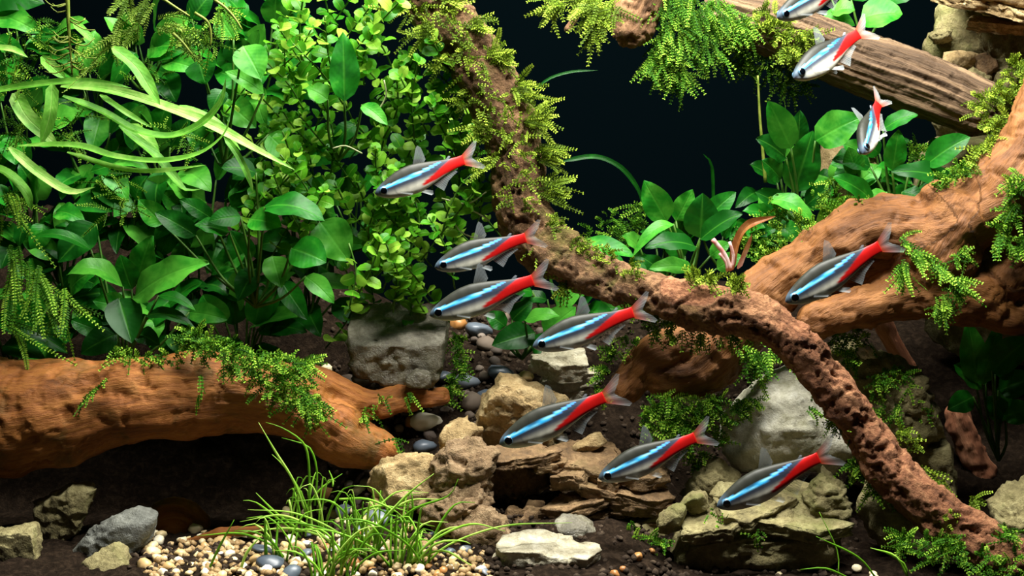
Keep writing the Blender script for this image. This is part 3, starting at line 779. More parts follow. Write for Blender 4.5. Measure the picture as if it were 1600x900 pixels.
def leaf_verts(c, width, nrm, fold=0.18, wave=0.0, m=6, shape='ovate', seed=0, twist=0.0):
    """c: centre line (n,3); width: full width px; nrm: facing of the upper side"""
    n = len(c)
    t = np.gradient(c, axis=0); t /= np.maximum(np.linalg.norm(t, axis=1, keepdims=True), 1e-9)
    u = np.linspace(0, 1, n)
    nr = np.asarray(nrm, float)
    side = np.cross(t, nr[None]); side /= np.maximum(np.linalg.norm(side, axis=1, keepdims=True), 1e-6)
    up = np.cross(side, t)
    if shape == 'ovate': w = np.sin(np.pi * np.clip(u, 0, 1) ** 0.72) ** 0.75
    elif shape == 'round': w = np.sqrt(np.clip(1 - (2 * u ** 0.9 - 1) ** 2, 0, 1))
    elif shape == 'strap': w = np.minimum(1, np.minimum((u + 0.04) * 7, ((1 - u) * 3.2) ** 0.7))
    elif shape == 'lance': w = np.sin(np.pi * u ** 0.8) ** 0.9
    else: w = np.sin(np.pi * u ** 0.6) ** 0.8
    w = np.maximum(w, 0.02) * width / 2
    v = np.linspace(-1, 1, m + 1)
    ph = seed * 1.7
    z = fold * np.abs(v)[None] ** 1.4 * w[:, None] + wave * width * 0.1 * np.sin(u * 15 + ph)[:, None] * (v ** 2)[None] * np.sign(v + 0.01)[None]
    tw = twist * u
    co, si = np.cos(tw)[:, None, None], np.sin(tw)[:, None, None]
    sd = side[:, None] * co + up[:, None] * si; uu = up[:, None] * co - side[:, None] * si
    P = c[:, None] + sd * (v[None] * w[:, None])[:, :, None] + uu * z[:, :, None]
    F = [[i * (m + 1) + j, i * (m + 1) + j + 1, (i + 1) * (m + 1) + j + 1, (i + 1) * (m + 1) + j] for i in range(n - 1) for j in range(m)]
    UV = np.stack([np.repeat(u, m + 1), np.tile(v, n)], 1)
    return P.reshape(-1, 3), F, UV

def arc(b, t, bend, nrm, n=11, droop=0.0):
    b = np.asarray(b, float); t = np.asarray(t, float)
    u = np.linspace(0, 1, n)[:, None]
    L = np.linalg.norm(t - b)
    c = b + (t - b) * u + np.asarray(nrm)[None] * (bend * L * 4 * u * (1 - u)) 
    return c

def facing(tilt, roll=0.0):       # 0 faces the camera, 90 faces up; roll leans to the right
    a = math.radians(tilt); r = math.radians(roll)
    return unit([math.sin(r), -math.cos(a) * math.cos(r), math.sin(a) * math.cos(r)])

def broad_plant(label, root, leaves, mat='leaf_broad', Y=0, group=None, name='broad_leaf_plant', stemr=3.0, cat='plant', seed=0):
    """root: (px,py,Y); leaves: (bx,by,tx,ty,width,dY_base,dY_tip,tilt,roll,bend[,mat])"""
    rs = random.Random(seed)
    org = at(*root)
    t = thing(name, label, cat, org, group)
    for i, lf in enumerate(leaves):
        bx, by, tx, ty, w, d0, d1, tilt, roll, bend = lf[:10]
        mt = M[lf[10] if len(lf) > 10 else mat]
        b = at(bx, by, root[2] + d0); e = at(tx, ty, root[2] + d1)
        nr = facing(tilt, roll)
        c = arc(b, e, bend, nr)
        v, f, uv = leaf_verts(c, w * k_at(root[2]) * 1.05, nr, rs.uniform(0.1, 0.3), rs.uniform(0.1, 0.7), 6, 'ovate', i + seed)
        part('leaf', t, org, v, f, mt, uv=uv)
        mid = (org + b) / 2 + np.array([rs.uniform(-8, 8), rs.uniform(-5, 10), -10])
        c2 = spline([org, mid, b], 14)
        tv, tf = tube(c2, np.linspace(stemr, stemr * 0.6, len(c2)), 5)
        part('leaf_stalk', t, org, tv, tf, M['stem'])
    return t

broad_plant('broad-leaved plant with one big bright wavy leaf above the amber trunk', (195, 575, 120), [
    (208, 466, 326, 410, 62, -20, -60, 42, -14, 0.10, 'leaf_broad'), (192, 448, 104, 430, 46, -10, -40, 60, 10, 0.28), (142, 390, 46, 374, 26, 0, -10, 62, 0, 0.2),
    (186, 466, 206, 536, 54, -20, -60, 30, 10, 0.06), (214, 442, 238, 368, 46, 20, 10, 20, -10, 0.05), (206, 452, 188, 398, 38, 20, 10, 20, 0, 0.05), (248, 462, 306, 486, 22, 0, -20, 60, 0, 0.16),
    (228, 494, 306, 514, 26, 0, -20, 55, 0, 0.2), (182, 522, 126, 553, 44, 0, -20, 25, 0, 0.1), (296, 488, 356, 500, 34, 30, 10, 30, 0, 0.1), (215, 520, 250, 540, 30, 10, -10, 35, 0, 0.1),
    (200, 480, 145, 470, 36, 30, 20, 25, 0, 0.05), (150, 350, 90, 410, 52, 60, 40, 20, 0, 0.05), (160, 520, 110, 500, 34, 30, 20, 30, 0, 0.08)], 'leaf_broad', seed=1)
broad_plant('low broad-leaved plant with drooping dark leaves among long feathery strands', (20, 590, 110), [
    (-10, 500, 106, 552, 44, 0, -30, 45, 0, 0.18), (16, 482, 84, 528, 56, 20, 0, 30, 0, 0.1), (-20, 470, 22, 460, 26, 0, -20, 50, 0, 0.1), (5, 540, 70, 560, 36, -10, -30, 45, 0, 0.1), (40, 520, 20, 450, 40, 30, 30, 20, 0, 0.05)], 'leaf_broad', seed=2)
broad_plant('broad-leaved plant with glossy cupped leaves in the middle of the thicket', (400, 480, 150), [
    (414, 324, 508, 346, 52, -60, -90, 55, 0, 0.16, 'leaf_broad'), (390, 342, 440, 354, 42, -50, -80, 30, 10, 0.1), (456, 388, 510, 410, 56, -40, -70, 22, 20, 0.08), (478, 432, 522, 474, 32, -30, -50, 35, 10, 0.1),
    (500, 346, 545, 408, 64, 10, 0, 20, 0, 0.05), (400, 270, 346, 262, 36, -30, -50, 40, 0, 0.12), (376, 338, 326, 346, 32, -20, -40, 25, 0, 0.1), (358, 362, 304, 352, 30, -20, -40, 40, 0, 0.1),
    (332, 342, 280, 312, 28, 0, -20, 30, 0, 0.1), (306, 368, 242, 332, 36, 10, 0, 30, 0, 0.1), (255, 350, 216, 312, 36, 30, 20, 20, 0, 0.05), (398, 420, 372, 470, 38, 0, -20, 25, 0, 0.05), (426, 400, 440, 450, 40, 0, -30, 25, 0, 0.05),
    (380, 390, 330, 430, 36, 30, 10, 25, 0, 0.05), (388, 410, 360, 360, 42, 30, 20, 25, 0, 0.05), (440, 440, 480, 500, 34, 20, 0, 25, 0, 0.05)], 'leaf_broad', seed=3)
broad_plant('broad-leaved plant with bluish heart-shaped leaves behind the strap leaves', (350, 260, 180), [
    (380, 72, 408, 124, 50, -80, -100, 24, 10, 0.08), (312, 94, 322, 132, 46, -60, -80, 30, -10, 0.1), (412, 146, 352, 112, 28, -50, -60, 40, 0, 0.1), (348, 140, 330, 175, 30, -30, -50, 30, 0, 0.1),
    (356, 160, 400, 200, 44, 10, 0, 20, 0, 0.05), (365, 60, 340, 20, 40, 10, 20, 15, 0, 0.05), (300, 30, 332, -10, 36, -10, 0, 20, 0, 0.1, 'leaf_broad'), (420, 210, 460, 250, 40, 10, 0, 20, 0, 0.05), (330, 230, 290, 200, 40, 20, 10, 25, 0, 0.05)], 'leaf_broad', seed=4)
broad_plant('broad-leaved plant with one tall upright leaf in the round-leaved bush', (530, 250, 170), [
    (538, 158, 536, 50, 44, -70, -60, 10, 14, 0.03, 'leaf_broad'), (512, 156, 480, 138, 34, -60, -60, 40, 0, 0.1), (566, 164, 606, 196, 24, -90, -110, 40, 0, 0.1, 'leaf_broad'), (555, 195, 520, 225, 30, 0, -10, 30, 0, 0.1)], 'leaf_broad', seed=5)
broad_plant('bright broad-leaved plant in the tank corner above the strap leaves', (-40, 120, 140), [
    (-20, 20, 62, 52, 46, -60, -90, 40, 0, 0.1, 'leaf_broad'), (-30, -10, 70, 6, 60, -50, -60, 30, 0, 0.1, 'leaf_broad'), (-10, 60, 40, 90, 28, -40, -60, 40, 0, 0.1, 'leaf_broad'), (-30, 60, 10, 150, 40, 0, -10, 30, 0, 0.05)], 'leaf_broad', seed=6)
# dimmer plants deeper in the thicket
rs = random.Random(31)
spots = [(60, 330, 290), (150, 250, 310), (260, 260, 300), (300, 440, 290), (90, 480, 280), (440, 250, 310), (400, 130, 310), (220, 80, 300), (480, 440, 300), (20, 200, 300), (380, 520, 260), (150, 150, 330), (560, 330, 320), (330, 330, 290), (200, 330, 300), (100, 400, 300), (470, 370, 310), (250, 480, 270), (30, 70, 320), (420, 60, 330), (-110, 420, 240), (-130, 260, 260), (-100, 100, 260), (-240, 340, 280)]
for i, (x, y, Y) in enumerate(spots):
    lv = []
    for k in range(15):
        a = rs.uniform(0, 6.28); L = rs.uniform(45, 75); r0 = rs.uniform(6, 50)
        bx, by = x + r0 * math.cos(a) * 1.2, y + r0 * math.sin(a)
        a2 = a + rs.uniform(-0.7, 0.7)
        lv.append((bx, by, bx + L * math.cos(a2), by + L * math.sin(a2) * 0.9, rs.uniform(30, 46), rs.uniform(-30, 30), rs.uniform(-60, 0), rs.uniform(15, 60), rs.uniform(-25, 25), rs.uniform(0.05, 0.2)))
    broad_plant('half-hidden broad-leaved plant deep in the thicket behind the brighter leaves', (x, y + 60, Y + 50), lv, 'leaf_broad', group='half-hidden plants deep in the thicket', seed=40 + i)

broad_plant('bright broad-leaved plant with rounded leaves behind the branch bend', (1075, 440, 210), [
    (1042, 346, 1006, 282, 44, -10, -20, 20, -10, 0.05, 'leaf_broad'), (1056, 345, 1082, 296, 34, 20, 20, 20, 10, 0.05), (1094, 372, 1098, 302, 54, -10, -20, 22, 0, 0.06, 'leaf_broad'), (1094, 374, 1160, 334, 36, -30, -60, 45, 10, 0.14, 'leaf_broad'),
    (1052, 350, 988, 402, 24, -20, -40, 60, 0, 0.22), (1088, 386, 1008, 388, 36, -40, -80, 45, 0, 0.16, 'leaf_broad'), (1082, 420, 1014, 420, 30, -20, -50, 40, 0, 0.1), (1070, 400, 1030, 350, 40, 20, 10, 20, 0, 0.05),
    (1110, 400, 1140, 380, 28, -10, -20, 40, 0, 0.1), (1040, 430, 1000, 400, 30, 20, 10, 30, 0, 0.1), (1120, 420, 1160, 400, 30, 0, -10, 35, 0, 0.1), (1100, 345, 1150, 300, 34, 30, 30, 25, 0, 0.1)], 'leaf_broad', seed=61)
broad_plant('small broad-leaved plant with one lying leaf hugging the branch bend', (930, 430, 200), [(904, 386, 992, 402, 36, -30, -60, 50, 0, 0.12, 'leaf_broad'), (915, 395, 890, 370, 26, 0, 0, 30, 0, 0.1), (940, 405, 980, 420, 28, -10, -20, 35, 0, 0.1)], 'leaf_broad', seed=62)
broad_plant('bright broad-leaved plant with tall leaves beside the bare yellow-green stem', (1245, 350, 240), [
    (1236, 232, 1200, 158, 44, -30, -60, 30, -10, 0.08, 'leaf_broad'), (1246, 228, 1250, 172, 30, 10, 0, 20, 0, 0.05, 'leaf_broad'), (1274, 220, 1346, 184, 56, -30, -60, 30, 5, 0.1, 'leaf_broad'), (1228, 246, 1182, 216, 40, -20, -50, 30, 0, 0.1, 'leaf_broad'),
    (1240, 300, 1270, 204, 54, -10, -20, 15, 0, 0.04, 'leaf_broad'), (1220, 280, 1190, 250, 34, 0, -20, 30, 0, 0.1), (1202, 312, 1272, 348, 34, -40, -70, 50, 0, 0.2, 'leaf_broad'), (1278, 356, 1322, 306, 26, -40, -70, 35, 0, 0.1, 'leaf_lime'),
    (1230, 330, 1180, 300, 36, 0, -20, 30, 0, 0.1), (1215, 340, 1160, 330, 30, 0, -30, 40, 0, 0.1), (1260, 320, 1300, 290, 36, -10, -30, 30, 0, 0.1), (1215, 350, 1250, 380, 30, -10, -30, 35, 0, 0.1)], 'leaf_broad', seed=63)
broad_plant('bright broad-leaved plant spreading over the tan root below the log', (1400, 345, 200), [
    (1380, 202, 1434, 180, 30, 0, -20, 45, 0, 0.14), (1394, 266, 1404, 202, 34, -10, -20, 25, 0, 0.05, 'leaf_broad'), (1446, 258, 1516, 214, 42, -30, -60, 35, 0, 0.12, 'leaf_broad'), (1492, 284, 1392, 268, 40, -30, -50, 40, 0, 0.1, 'leaf_broad'),
    (1368, 318, 1300, 276, 36, -30, -60, 35, 0, 0.12, 'leaf_broad'), (1338, 272, 1326, 230, 34, 0, 0, 20, 0, 0.05), (1410, 300, 1450, 318, 30, -20, -40, 45, 0, 0.1), (1430, 300, 1490, 300, 30, -10, -30, 45, 0, 0.1), (1420, 270, 1470, 262, 26, 0, -10, 45, 0, 0.1, 'leaf_broad'),
    (1385, 300, 1350, 330, 30, -20, -40, 35, 0, 0.1), (1360, 260, 1300, 250, 30, 10, 0, 35, 0, 0.1)], 'leaf_broad', seed=64)
broad_plant('broad-leaved plant with big sunlit leaves on top of the log', (1350, 70, 380), [
    (1345, 30, 1410, 22, 60, -40, -60, 40, 0, 0.12, 'leaf_broad'), (1300, 18, 1336, 16, 34, -20, -40, 40, 0, 0.14, 'leaf_broad'), (1286, 26, 1336, 40, 30, -10, -20, 30, 0, 0.1), (1300, 0, 1280, -40, 40, 0, 0, 25, 0, 0.1, 'leaf_broad'), (1380, 0, 1440, -30, 50, 0, -10, 35, 0, 0.1), (1330, 0, 1360, -50, 50, 0, 0, 30, 0, 0.1, 'leaf_broad')], 'leaf_broad', seed=65)
broad_plant('dim broad-leaved plant with long leaves in the shade under the tan root', (1560, 720, 180), [
    (1525, 600, 1512, 500, 44, 0, 0, 20, 0, 0.05, 'leaf_broad'), (1535, 600, 1560, 505, 34, 0, -10, 20, 0, 0.05), (1550, 580, 1610, 530, 48, -20, -50, 40, 0, 0.14, 'leaf_broad'), (1555, 585, 1585, 560, 40, -10, -30, 30, 0, 0.1), (1560, 610, 1620, 590, 44, 0, -20, 30, 0, 0.1),
    (1540, 600, 1490, 570, 40, 10, 0, 25, 0, 0.05), (1570, 650, 1540, 620, 34, 0, 0, 25, 0, 0.05), (1565, 650, 1620, 640, 40, 0, 0, 30, 0, 0.1), (1520, 620, 1480, 640, 36, 10, 0, 25, 0, 0.05), (1560, 660, 1566, 600, 40, 10, 10, 20, 0, 0.05)], 'leaf_broad', seed=66)
broad_plant('small broad-leaved plant on the slope behind the pair of fish', (815, 560, 330), [
    (820, 500, 874, 494, 28, -30, -50, 50, 0, 0.14, 'leaf_broad'), (836, 520, 768, 540, 44, -10, -30, 30, 0, 0.05), (800, 500, 832, 472, 30, 0, 0, 30, 0, 0.1), (850, 520, 900, 480, 44, 10, 0, 25, 0, 0.05), (790, 510, 760, 490, 30, 0, 0, 30, 0, 0.1), (830, 540, 870, 540, 36, 0, -10, 30, 0, 0.05), (870, 480, 910, 450, 30, 20, 10, 30, 0, 0.1)], 'leaf_broad', seed=67)

rs = random.Random(91)
for i, (x, y, Y) in enumerate([(1235, 290, 270), (1320, 300, 260), (1440, 285, 250), (1130, 375, 250), (1040, 395, 260), (1200, 350, 250), (1380, 250, 270), (880, 470, 330)]):
    lv = []
    for k in range(10):
        a = rs.uniform(0, 6.28); L = rs.uniform(34, 56); r0 = rs.uniform(4, 42)
        bx, by = x + r0 * math.cos(a) * 1.3, y + r0 * math.sin(a) * 0.8
        a2 = a + rs.uniform(-0.7, 0.7)
        lv.append((bx, by, bx + L * math.cos(a2), by + L * math.sin(a2) * 0.8, rs.uniform(24, 36), rs.uniform(-20, 20), rs.uniform(-50, 0), rs.uniform(25, 60), rs.uniform(-25, 25), rs.uniform(0.05, 0.2), rs.choice(['leaf_broad'])))
    broad_plant('low small-leaved plant crowding under the bright broad leaves by the root', (x, y + 50, Y + 30), lv, 'leaf_broad', group='low small-leaved plants by the root', seed=140 + i)

# brown-leaved plant between the branch and the root
org = at(1140, 425, 130)
t = thing('brown_leaf_plant', 'young plant with one curled brown leaf and pale pink stalks by the branch', 'plant', org)
nr = facing(20, -40)
c = spline([at(1145, 422, 130), at(1152, 380, 125), at(1170, 352, 118), at(1212, 338, 108)], 6)
v, f, uv = leaf_verts(c, 15, nr, 0.5, 0.2, 6, 'strap'); part('leaf', t, org, v, f, M['leaf_red'], uv=uv)
c = spline([at(1152, 420, 132), at(1162, 395, 128), at(1175, 365, 120)], 6)
v, f, uv = leaf_verts(c, 12, facing(20, 40), 0.4, 0.1, 4, 'strap'); part('leaf', t, org, v, f, M['stem_white'], uv=uv)
for p0, p1, r in (((1142, 422), (1114, 374), 4.2), ((1144, 420), (1140, 378), 2.8), ((1136, 424), (1124, 396), 2.4)):
    tv, tf = tube(spline([at(*p0, 128), at((p0[0] + p1[0]) / 2 + 4, (p0[1] + p1[1]) / 2, 124), at(*p1, 120)], 6), np.linspace(r * 0.7, r, 7)[:7] if False else r, 6)
    part('leaf_stalk', t, org, tv, tf, M['stem_white'])

# ---------------------------------------------------------------- strap-leaved plant
org = at(-20, 190, 40)
t = thing('strap_leaf_plant', 'plant of long ribbon-like pale green leaves arching across the thicket', 'plant', org)
straps = [
    ([(-30, 146), (40, 134), (110, 127), (170, 130), (206, 138)], 12, 30), ([(95, 135), (160, 138), (240, 160), (330, 195), (400, 233), (462, 266)], 17, 10), ([(176, 74), (212, 104), (234, 138), (250, 164)], 23, 0),
    ([(98, 150), (160, 175), (210, 203), (265, 213), (312, 195), (344, 160), (353, 122)], 16, -5), ([(28, 228), (120, 228), (180, 245), (250, 252), (312, 240), (350, 210), (359, 181)], 15, -15),
    ([(22, 145), (40, 180), (65, 205), (92, 230)], 26, 30), ([(82, 132), (78, 180), (64, 226)], 20, 5), ([(14, 230), (60, 270), (110, 300), (150, 292)], 16, -20), ([(186, 196), (240, 240), (270, 275), (290, 297), (316, 295)], 17, 20),
    ([(156, 148), (200, 178), (238, 200)], 10, 20), ([(350, 212), (370, 240), (386, 270), (396, 300)], 10, 15), ([(105, 238), (180, 262), (240, 268), (322, 258)], 11, -5), ([(280, 165), (330, 185), (360, 215), (376, 235)], 13, 30),
    ([(65, 88), (85, 108), (104, 124)], 18, 40), ([(-10, 74), (22, 78), (44, 90)], 12, 20), ([(115, 35), (130, 50), (148, 68)], 16, 60), ([(200, 195), (225, 215), (250, 240)], 22, 45), ([(-20, 260), (10, 270), (40, 300), (50, 330)], 18, 30)]
for i, (pl, w, Y) in enumerate(straps):
    c = spline([at(x, y, Y - 14 * math.sin(3 * k / len(pl))) for k, (x, y) in enumerate(pl)], 9)
    v, f, uv = leaf_verts(c, w, facing(35 + (i * 37) % 30, (i * 53) % 40 - 20), 0.3, 0.25, 4, 'strap', i)
    part('leaf', t, org, v, f, M['leaf_strap'], uv=uv)

# single arching blades in the dark water
for lb, pl, w, Y, mt in (('lone dark green blade arching out of the dark water beside the mossy branch', [(880, 252), (930, 245), (970, 262), (998, 298), (1004, 330)], 9, 330, 'leaf_broad'),
                         ('faint thin blade trailing behind the mossy branch near the stub', [(836, 140), (860, 122), (895, 112), (935, 110)], 5, 330, 'leaf_broad'),
                         ('faint short blade standing in the dark water above the rounded leaves', [(1115, 330), (1112, 260), (1098, 240)], 6, 420, 'leaf_broad')):
    c = spline([at(x, y, Y) for x, y in pl], 9)
    v, f, uv = leaf_verts(c, w, facing(30), 0.3, 0, 4, 'strap')
    solid('ribbon_plant', lb, 'plant', v, f, M[mt], uv=uv, origin=c[0])
c = spline([at(x, y, 260) for x, y in [(1196, 285), (1192, 240), (1187, 180), (1184, 118)]], 9)
tv, tf = tube(c, np.linspace(3.2, 1.8, len(c)), 6)
solid('plant_stem', 'thin bare yellow-green stem rising beside the tall broad leaves', 'stem', tv, tf, M['stem_yellow'], origin=c[0])

# ---------------------------------------------------------------- round-leaved stems
def unit_leaf(seed, mat):
    c = np.array([[u, 0, 0.10 * math.sin(u * 3)] for u in np.linspace(0, 1, 8)])
    v, f, uv = leaf_verts(c, 0.82, (0, 0, 1), 0.12, 0.3, 4, 'round', seed)
    return mesh_data('leaf', v, f, M[mat], uv=uv)
RL = [unit_leaf(i, 'leaf_round') for i in range(4)]

def basis(x, n):
    x = unit(x); y = unit(np.cross(n, x)); z = np.cross(x, y)
    return x, y, z

def round_stem(pts, label, group, size, rs, dark=False, gap=23, rosette=True, name='round_leaf_stem'):
    c = spline(pts, 6)
    org = c[0]
    t = thing(name, label, 'plant', org, group)
    tv, tf = tube(c[::2] if len(c) > 6 else c, 1.5, 4)
    part('stem', t, org, tv, tf, M['stem'])
    L = np.concatenate([[0], np.cumsum(np.linalg.norm(np.diff(c, axis=0), axis=1))])
    s = gap; az = rs.uniform(0, 3.1)
    T, U, W = frames(c)
    while s < L[-1] + 1:
        i = min(np.searchsorted(L, s), len(c) - 1)
        top = s > L[-1] - gap
        for q in range(4 if top and rosette else 2):
            a = az + q * (math.pi / 2 if top and rosette else math.pi)
            dirv = unit(U[i] * math.cos(a) + W[i] * math.sin(a) + T[i] * (0.5 if top else 0.25) + np.array([rs.gauss(0, .3), -0.15 + rs.gauss(0, .3), 0.05 + rs.gauss(0, .3)]))
            x, y, z = basis(dirv, unit(T[i] + np.array([rs.gauss(0, .5), -0.7 + rs.gauss(0, .4), 0.6 + rs.gauss(0, .3)])))
            sz = size * rs.uniform(0.6, 1.25) * (0.75 if top else 1)
            o = link('leaf', rs.choice(RL), t)
            mw = Matrix(((x[0], y[0], z[0], 0), (x[1], y[1], z[1], 0), (x[2], y[2], z[2], 0), (0, 0, 0, 1))) @ Matrix.Diagonal((sz, sz, sz, 1))
            mw.translation = Vector((c[i] - org) * S)
            o.matrix_local = mw
        s += gap * rs.uniform(0.8, 1.2); az += math.pi / 2 + rs.uniform(-0.3, 0.3)

def in_bush(x, y):
    right = np.interp(y, [0, 100, 200, 300, 380, 480], [640, 705, 745, 745, 650, 580])
    left = np.interp(y, [0, 150, 260, 320, 480], [420, 400, 410, 500, 520])
    return left < x < right
rs = random.Random(77)
n = 0
while n < 104:
    x = rs.uniform(400, 745); y = rs.uniform(-10, 480)
    if not in_bush(x, y): continue
    Y = rs.uniform(120, 290) + max(0, (x - 660)) * 0.5
    ln = rs.uniform(60, 130)
    lean = rs.uniform(-0.9, 0.9)
    p2 = (x, y, Y - 30); p0 = (x - lean * ln, y + ln, Y + 40); p1 = ((x + p0[0]) / 2 + rs.uniform(-14, 14), (y + p0[1]) / 2, Y + 10)
    dark = y > 250 and rs.random() < 0.5 or Y > 250
    round_stem([at(*p0), at(*p1), at(*p2)], 'stem with small round green leaves in the bush behind the fish and mossy branch' if not dark else 'half-hidden stem with small round leaves deep in the round-leaved bush',
               'round-leaved stems of the bush' if not dark else 'half-hidden round-leaved stems of the bush', rs.uniform(19, 27) * k_at(Y), rs, dark)
    n += 1
for lb, pl, Y, sz in (('stem with round lime leaves hanging in front of the grey block', [(545, 380), (556, 425), (548, 470), (546, 485)], 60, 26), ('stem with round leaves and a bright rosette near the grey block', [(560, 460), (580, 420), (596, 372)], 80, 24),
                      ('stem with round leaves standing clear against the dark by the branch', [(650, 430), (640, 400), (655, 350), (648, 310)], 170, 22), ('stem with sparse round leaves leaning over towards the branch', [(690, 370), (700, 330), (720, 290), (742, 268)], 140, 22)):
    round_stem([at(x, y, Y) for x, y in pl], lb, None, sz, rs)

# pale aerial roots
for i, pl in enumerate(([(700, 320), (740, 330), (765, 345)], [(705, 340), (720, 362), (745, 372), (760, 365)], [(690, 310), (730, 318), (760, 300)], [(600, 125), (603, 150), (588, 178)], [(520, 232), (540, 228), (566, 240)])):
    c = spline([at(x, y, 120 if i > 2 else 170) for x, y in pl], 6)
    tv, tf = tube(c, 1.3, 4)
    solid('aerial_root', 'thin pale root thread reaching from the bush towards the branch' if i < 3 else 'thin pale root thread curling among the round leaves', 'root', tv, tf, M['stem_pale'], group='root threads to the branch' if i < 3 else 'root threads in the round leaves')

# ---------------------------------------------------------------- moss
def fronds(specs, rs, leaflet=7.0, lw=2.6, gap=3.4, tint=(0.2, 0.9), stem=True):
    """specs: (origin, direction, length, droop) -> verts, faces, tint"""
    V = []; F = []; T = []; n = 0
    for o, d, L, droop in specs:
        d = unit(d)
        k = max(4, int(L / gap))
        u = np.linspace(0, 1, k)
        bendv = np.array([rs.gauss(0, 0.25), rs.gauss(0, 0.2), -droop])
        c = o + d * (L * u)[:, None] + bendv * (L * u ** 2)[:, None]
        t = np.gradient(c, axis=0); t /= np.linalg.norm(t, axis=1, keepdims=True)
        nv = unit([rs.gauss(0, 0.45), -1, rs.gauss(0.5, 0.45)])
        s = np.cross(t, nv); s /= np.maximum(np.linalg.norm(s, axis=1, keepdims=True), 1e-6)
        up = np.cross(s, t)
        tn = min(1, max(0, rs.uniform(*tint)))
        ll = leaflet * (0.55 + 0.45 * np.sin(np.pi * np.clip(u * 0.85 + 0.15, 0, 1))) * rs.uniform(0.8, 1.2)
        w = lw
        for sg in (-1, 1):
            lift = np.array([rs.uniform(-0.35, 0.5) for _ in range(k)])[:, None]
            dv = s * sg * 0.85 + t * 0.6 + up * lift; dv /= np.linalg.norm(dv, axis=1, keepdims=True)
            wv = np.cross(dv, up); wv /= np.maximum(np.linalg.norm(wv, axis=1, keepdims=True), 1e-6)
            a = c; b = c + dv * (ll * 0.5)[:, None] + wv * w * 0.5; e = c + dv * ll[:, None]; g = c + dv * (ll * 0.5)[:, None] - wv * w * 0.5
            V.append(np.stack([a, b, e, g], 1).reshape(-1, 3))
            F.append((np.arange(k)[:, None] * 4 + np.array([0, 1, 2, 3])) + n); n += 4 * k
            T.append(np.repeat(np.clip(tn + 0.35 * u ** 2, 0, 1), 4))
        if stem:
            r = 0.8
            V.append(np.stack([c + s * r, c - s * r, c + up * r], 1).reshape(-1, 3))
            i = np.arange(k - 1)[:, None] * 3
            for q in ((0, 1, 4, 3), (1, 2, 5, 4), (2, 0, 3, 5)): F.append(i + np.array(q) + n)
            n += 3 * k; T.append(np.full(3 * k, tn * 0.6))
    return np.vstack(V), np.vstack(F), np.concatenate(T)

M['moss'] = moss_mat('yellow_green_moss', lin(42, 58, 8), lin(90, 118, 18), lin(166, 190, 62))
M['moss_green'] = moss_mat('bright_green_moss', lin(22, 58, 6), lin(68, 124, 20), lin(164, 206, 66))
M['moss_brown'] = moss_mat('brownish_feathery_plant', lin(46, 72, 12), lin(82, 114, 26), lin(140, 166, 64))

MSEED = [0]
def moss(label, spots, n, length, mat='moss', leaflet=7.0, lw=2.8, spread=0.7, droop=0.3, tint=(0.1, 0.85), name='moss_clump'):
    """spots: (px, py, Y, radius px, dir x, dir z)"""
    MSEED[0] += 1
    rs = random.Random(500 + MSEED[0])
    sp = []
    for i in range(n):
        x, y, Y, r, dx, dz = spots[i % len(spots)] if i < 3 * len(spots) else rs.choice(spots)
        a = rs.uniform(0, 6.28); q = r * math.sqrt(rs.random())
        o = at(x + q * math.cos(a), y + q * math.sin(a), Y + rs.uniform(-12, 12))
        d = np.array([dx + rs.gauss(0, spread), -0.5 + rs.gauss(0, 0.5), dz + rs.gauss(0, spread)])
        sp.append((o, d, length * rs.uniform(0.5, 1.3), droop * rs.uniform(0.4, 1.5)))
    v, f, t = fronds(sp, rs, leaflet, lw, tint=tint)
    return solid(name, label, 'moss', v, f, M[mat], kind='stuff', smooth=False, attrs={'tint': t})

br = [(660, 10), (700, 45), (735, 95), (770, 150), (795, 195), (808, 245), (815, 300)]
moss('shaggy yellow-green moss fringing the upright part of the branch', [(x + 36, y - 6, 165 - i * 6, 14, 1.0, 0.12) for i, (x, y) in enumerate(br)], 170, 42, droop=0.12, spread=0.4)
moss('moss wisps on the bush side of the upright branch', [(x - 34, y + 6, 160 - i * 6, 16, -0.9, 0.0) for i, (x, y) in enumerate(br[:6])], 90, 36, droop=0.2, spread=0.5)
moss('thin moss coat on the face of the upright branch', [(x, y, 138 - i * 7, 32, 0.3, -0.1) for i, (x, y) in enumerate(br)], 150, 24, leaflet=5, droop=0.25)
moss('low moss cushions along the top of the branch bend', [(865, 352, 95, 14, 0.5, 0.6), (905, 384, 75, 14, 0.4, 0.7), (945, 408, 60, 18, 0.3, 0.8), (985, 428, 20, 16, 0.3, 0.8), (920, 400, 65, 18, 0.2, 0.3)], 130, 18, leaflet=5, lw=2.4)
moss('small moss tufts on the underside of the branch bend', [(850, 400, 100, 14, -0.4, -0.4), (835, 385, 100, 12, -0.6, 0), (880, 440, 85, 10, 0, -0.7)], 44, 22, leaflet=5)
moss('dense dark moss filling the notch under the branch crossing', [(1020, 500, 30, 22, -0.3, -0.2), (1060, 510, 20, 24, 0, -0.3), (1100, 515, 10, 24, 0.1, -0.4), (1140, 522, 0, 16, 0.2, -0.2), (1010, 478, 25, 14, -0.6, 0.1)], 150, 20, 'moss_green')
moss('moss tuft on top of the branch crossing', [(1110, 436, -30, 12, 0, 0.9), (1150, 448, -55, 10, 0, 0.9), (1085, 438, -14, 12, -0.2, 0.9)], 60, 22, 'moss')
moss('hanging moss strands below the branch crossing', [(1165, 545, 40, 12, 0.2, -0.8), (1195, 555, 35, 14, 0.2, -0.7), (1150, 530, 50, 10, 0, -0.8), (1180, 570, 60, 14, 0.2, -0.6)], 60, 30, 'moss_green')
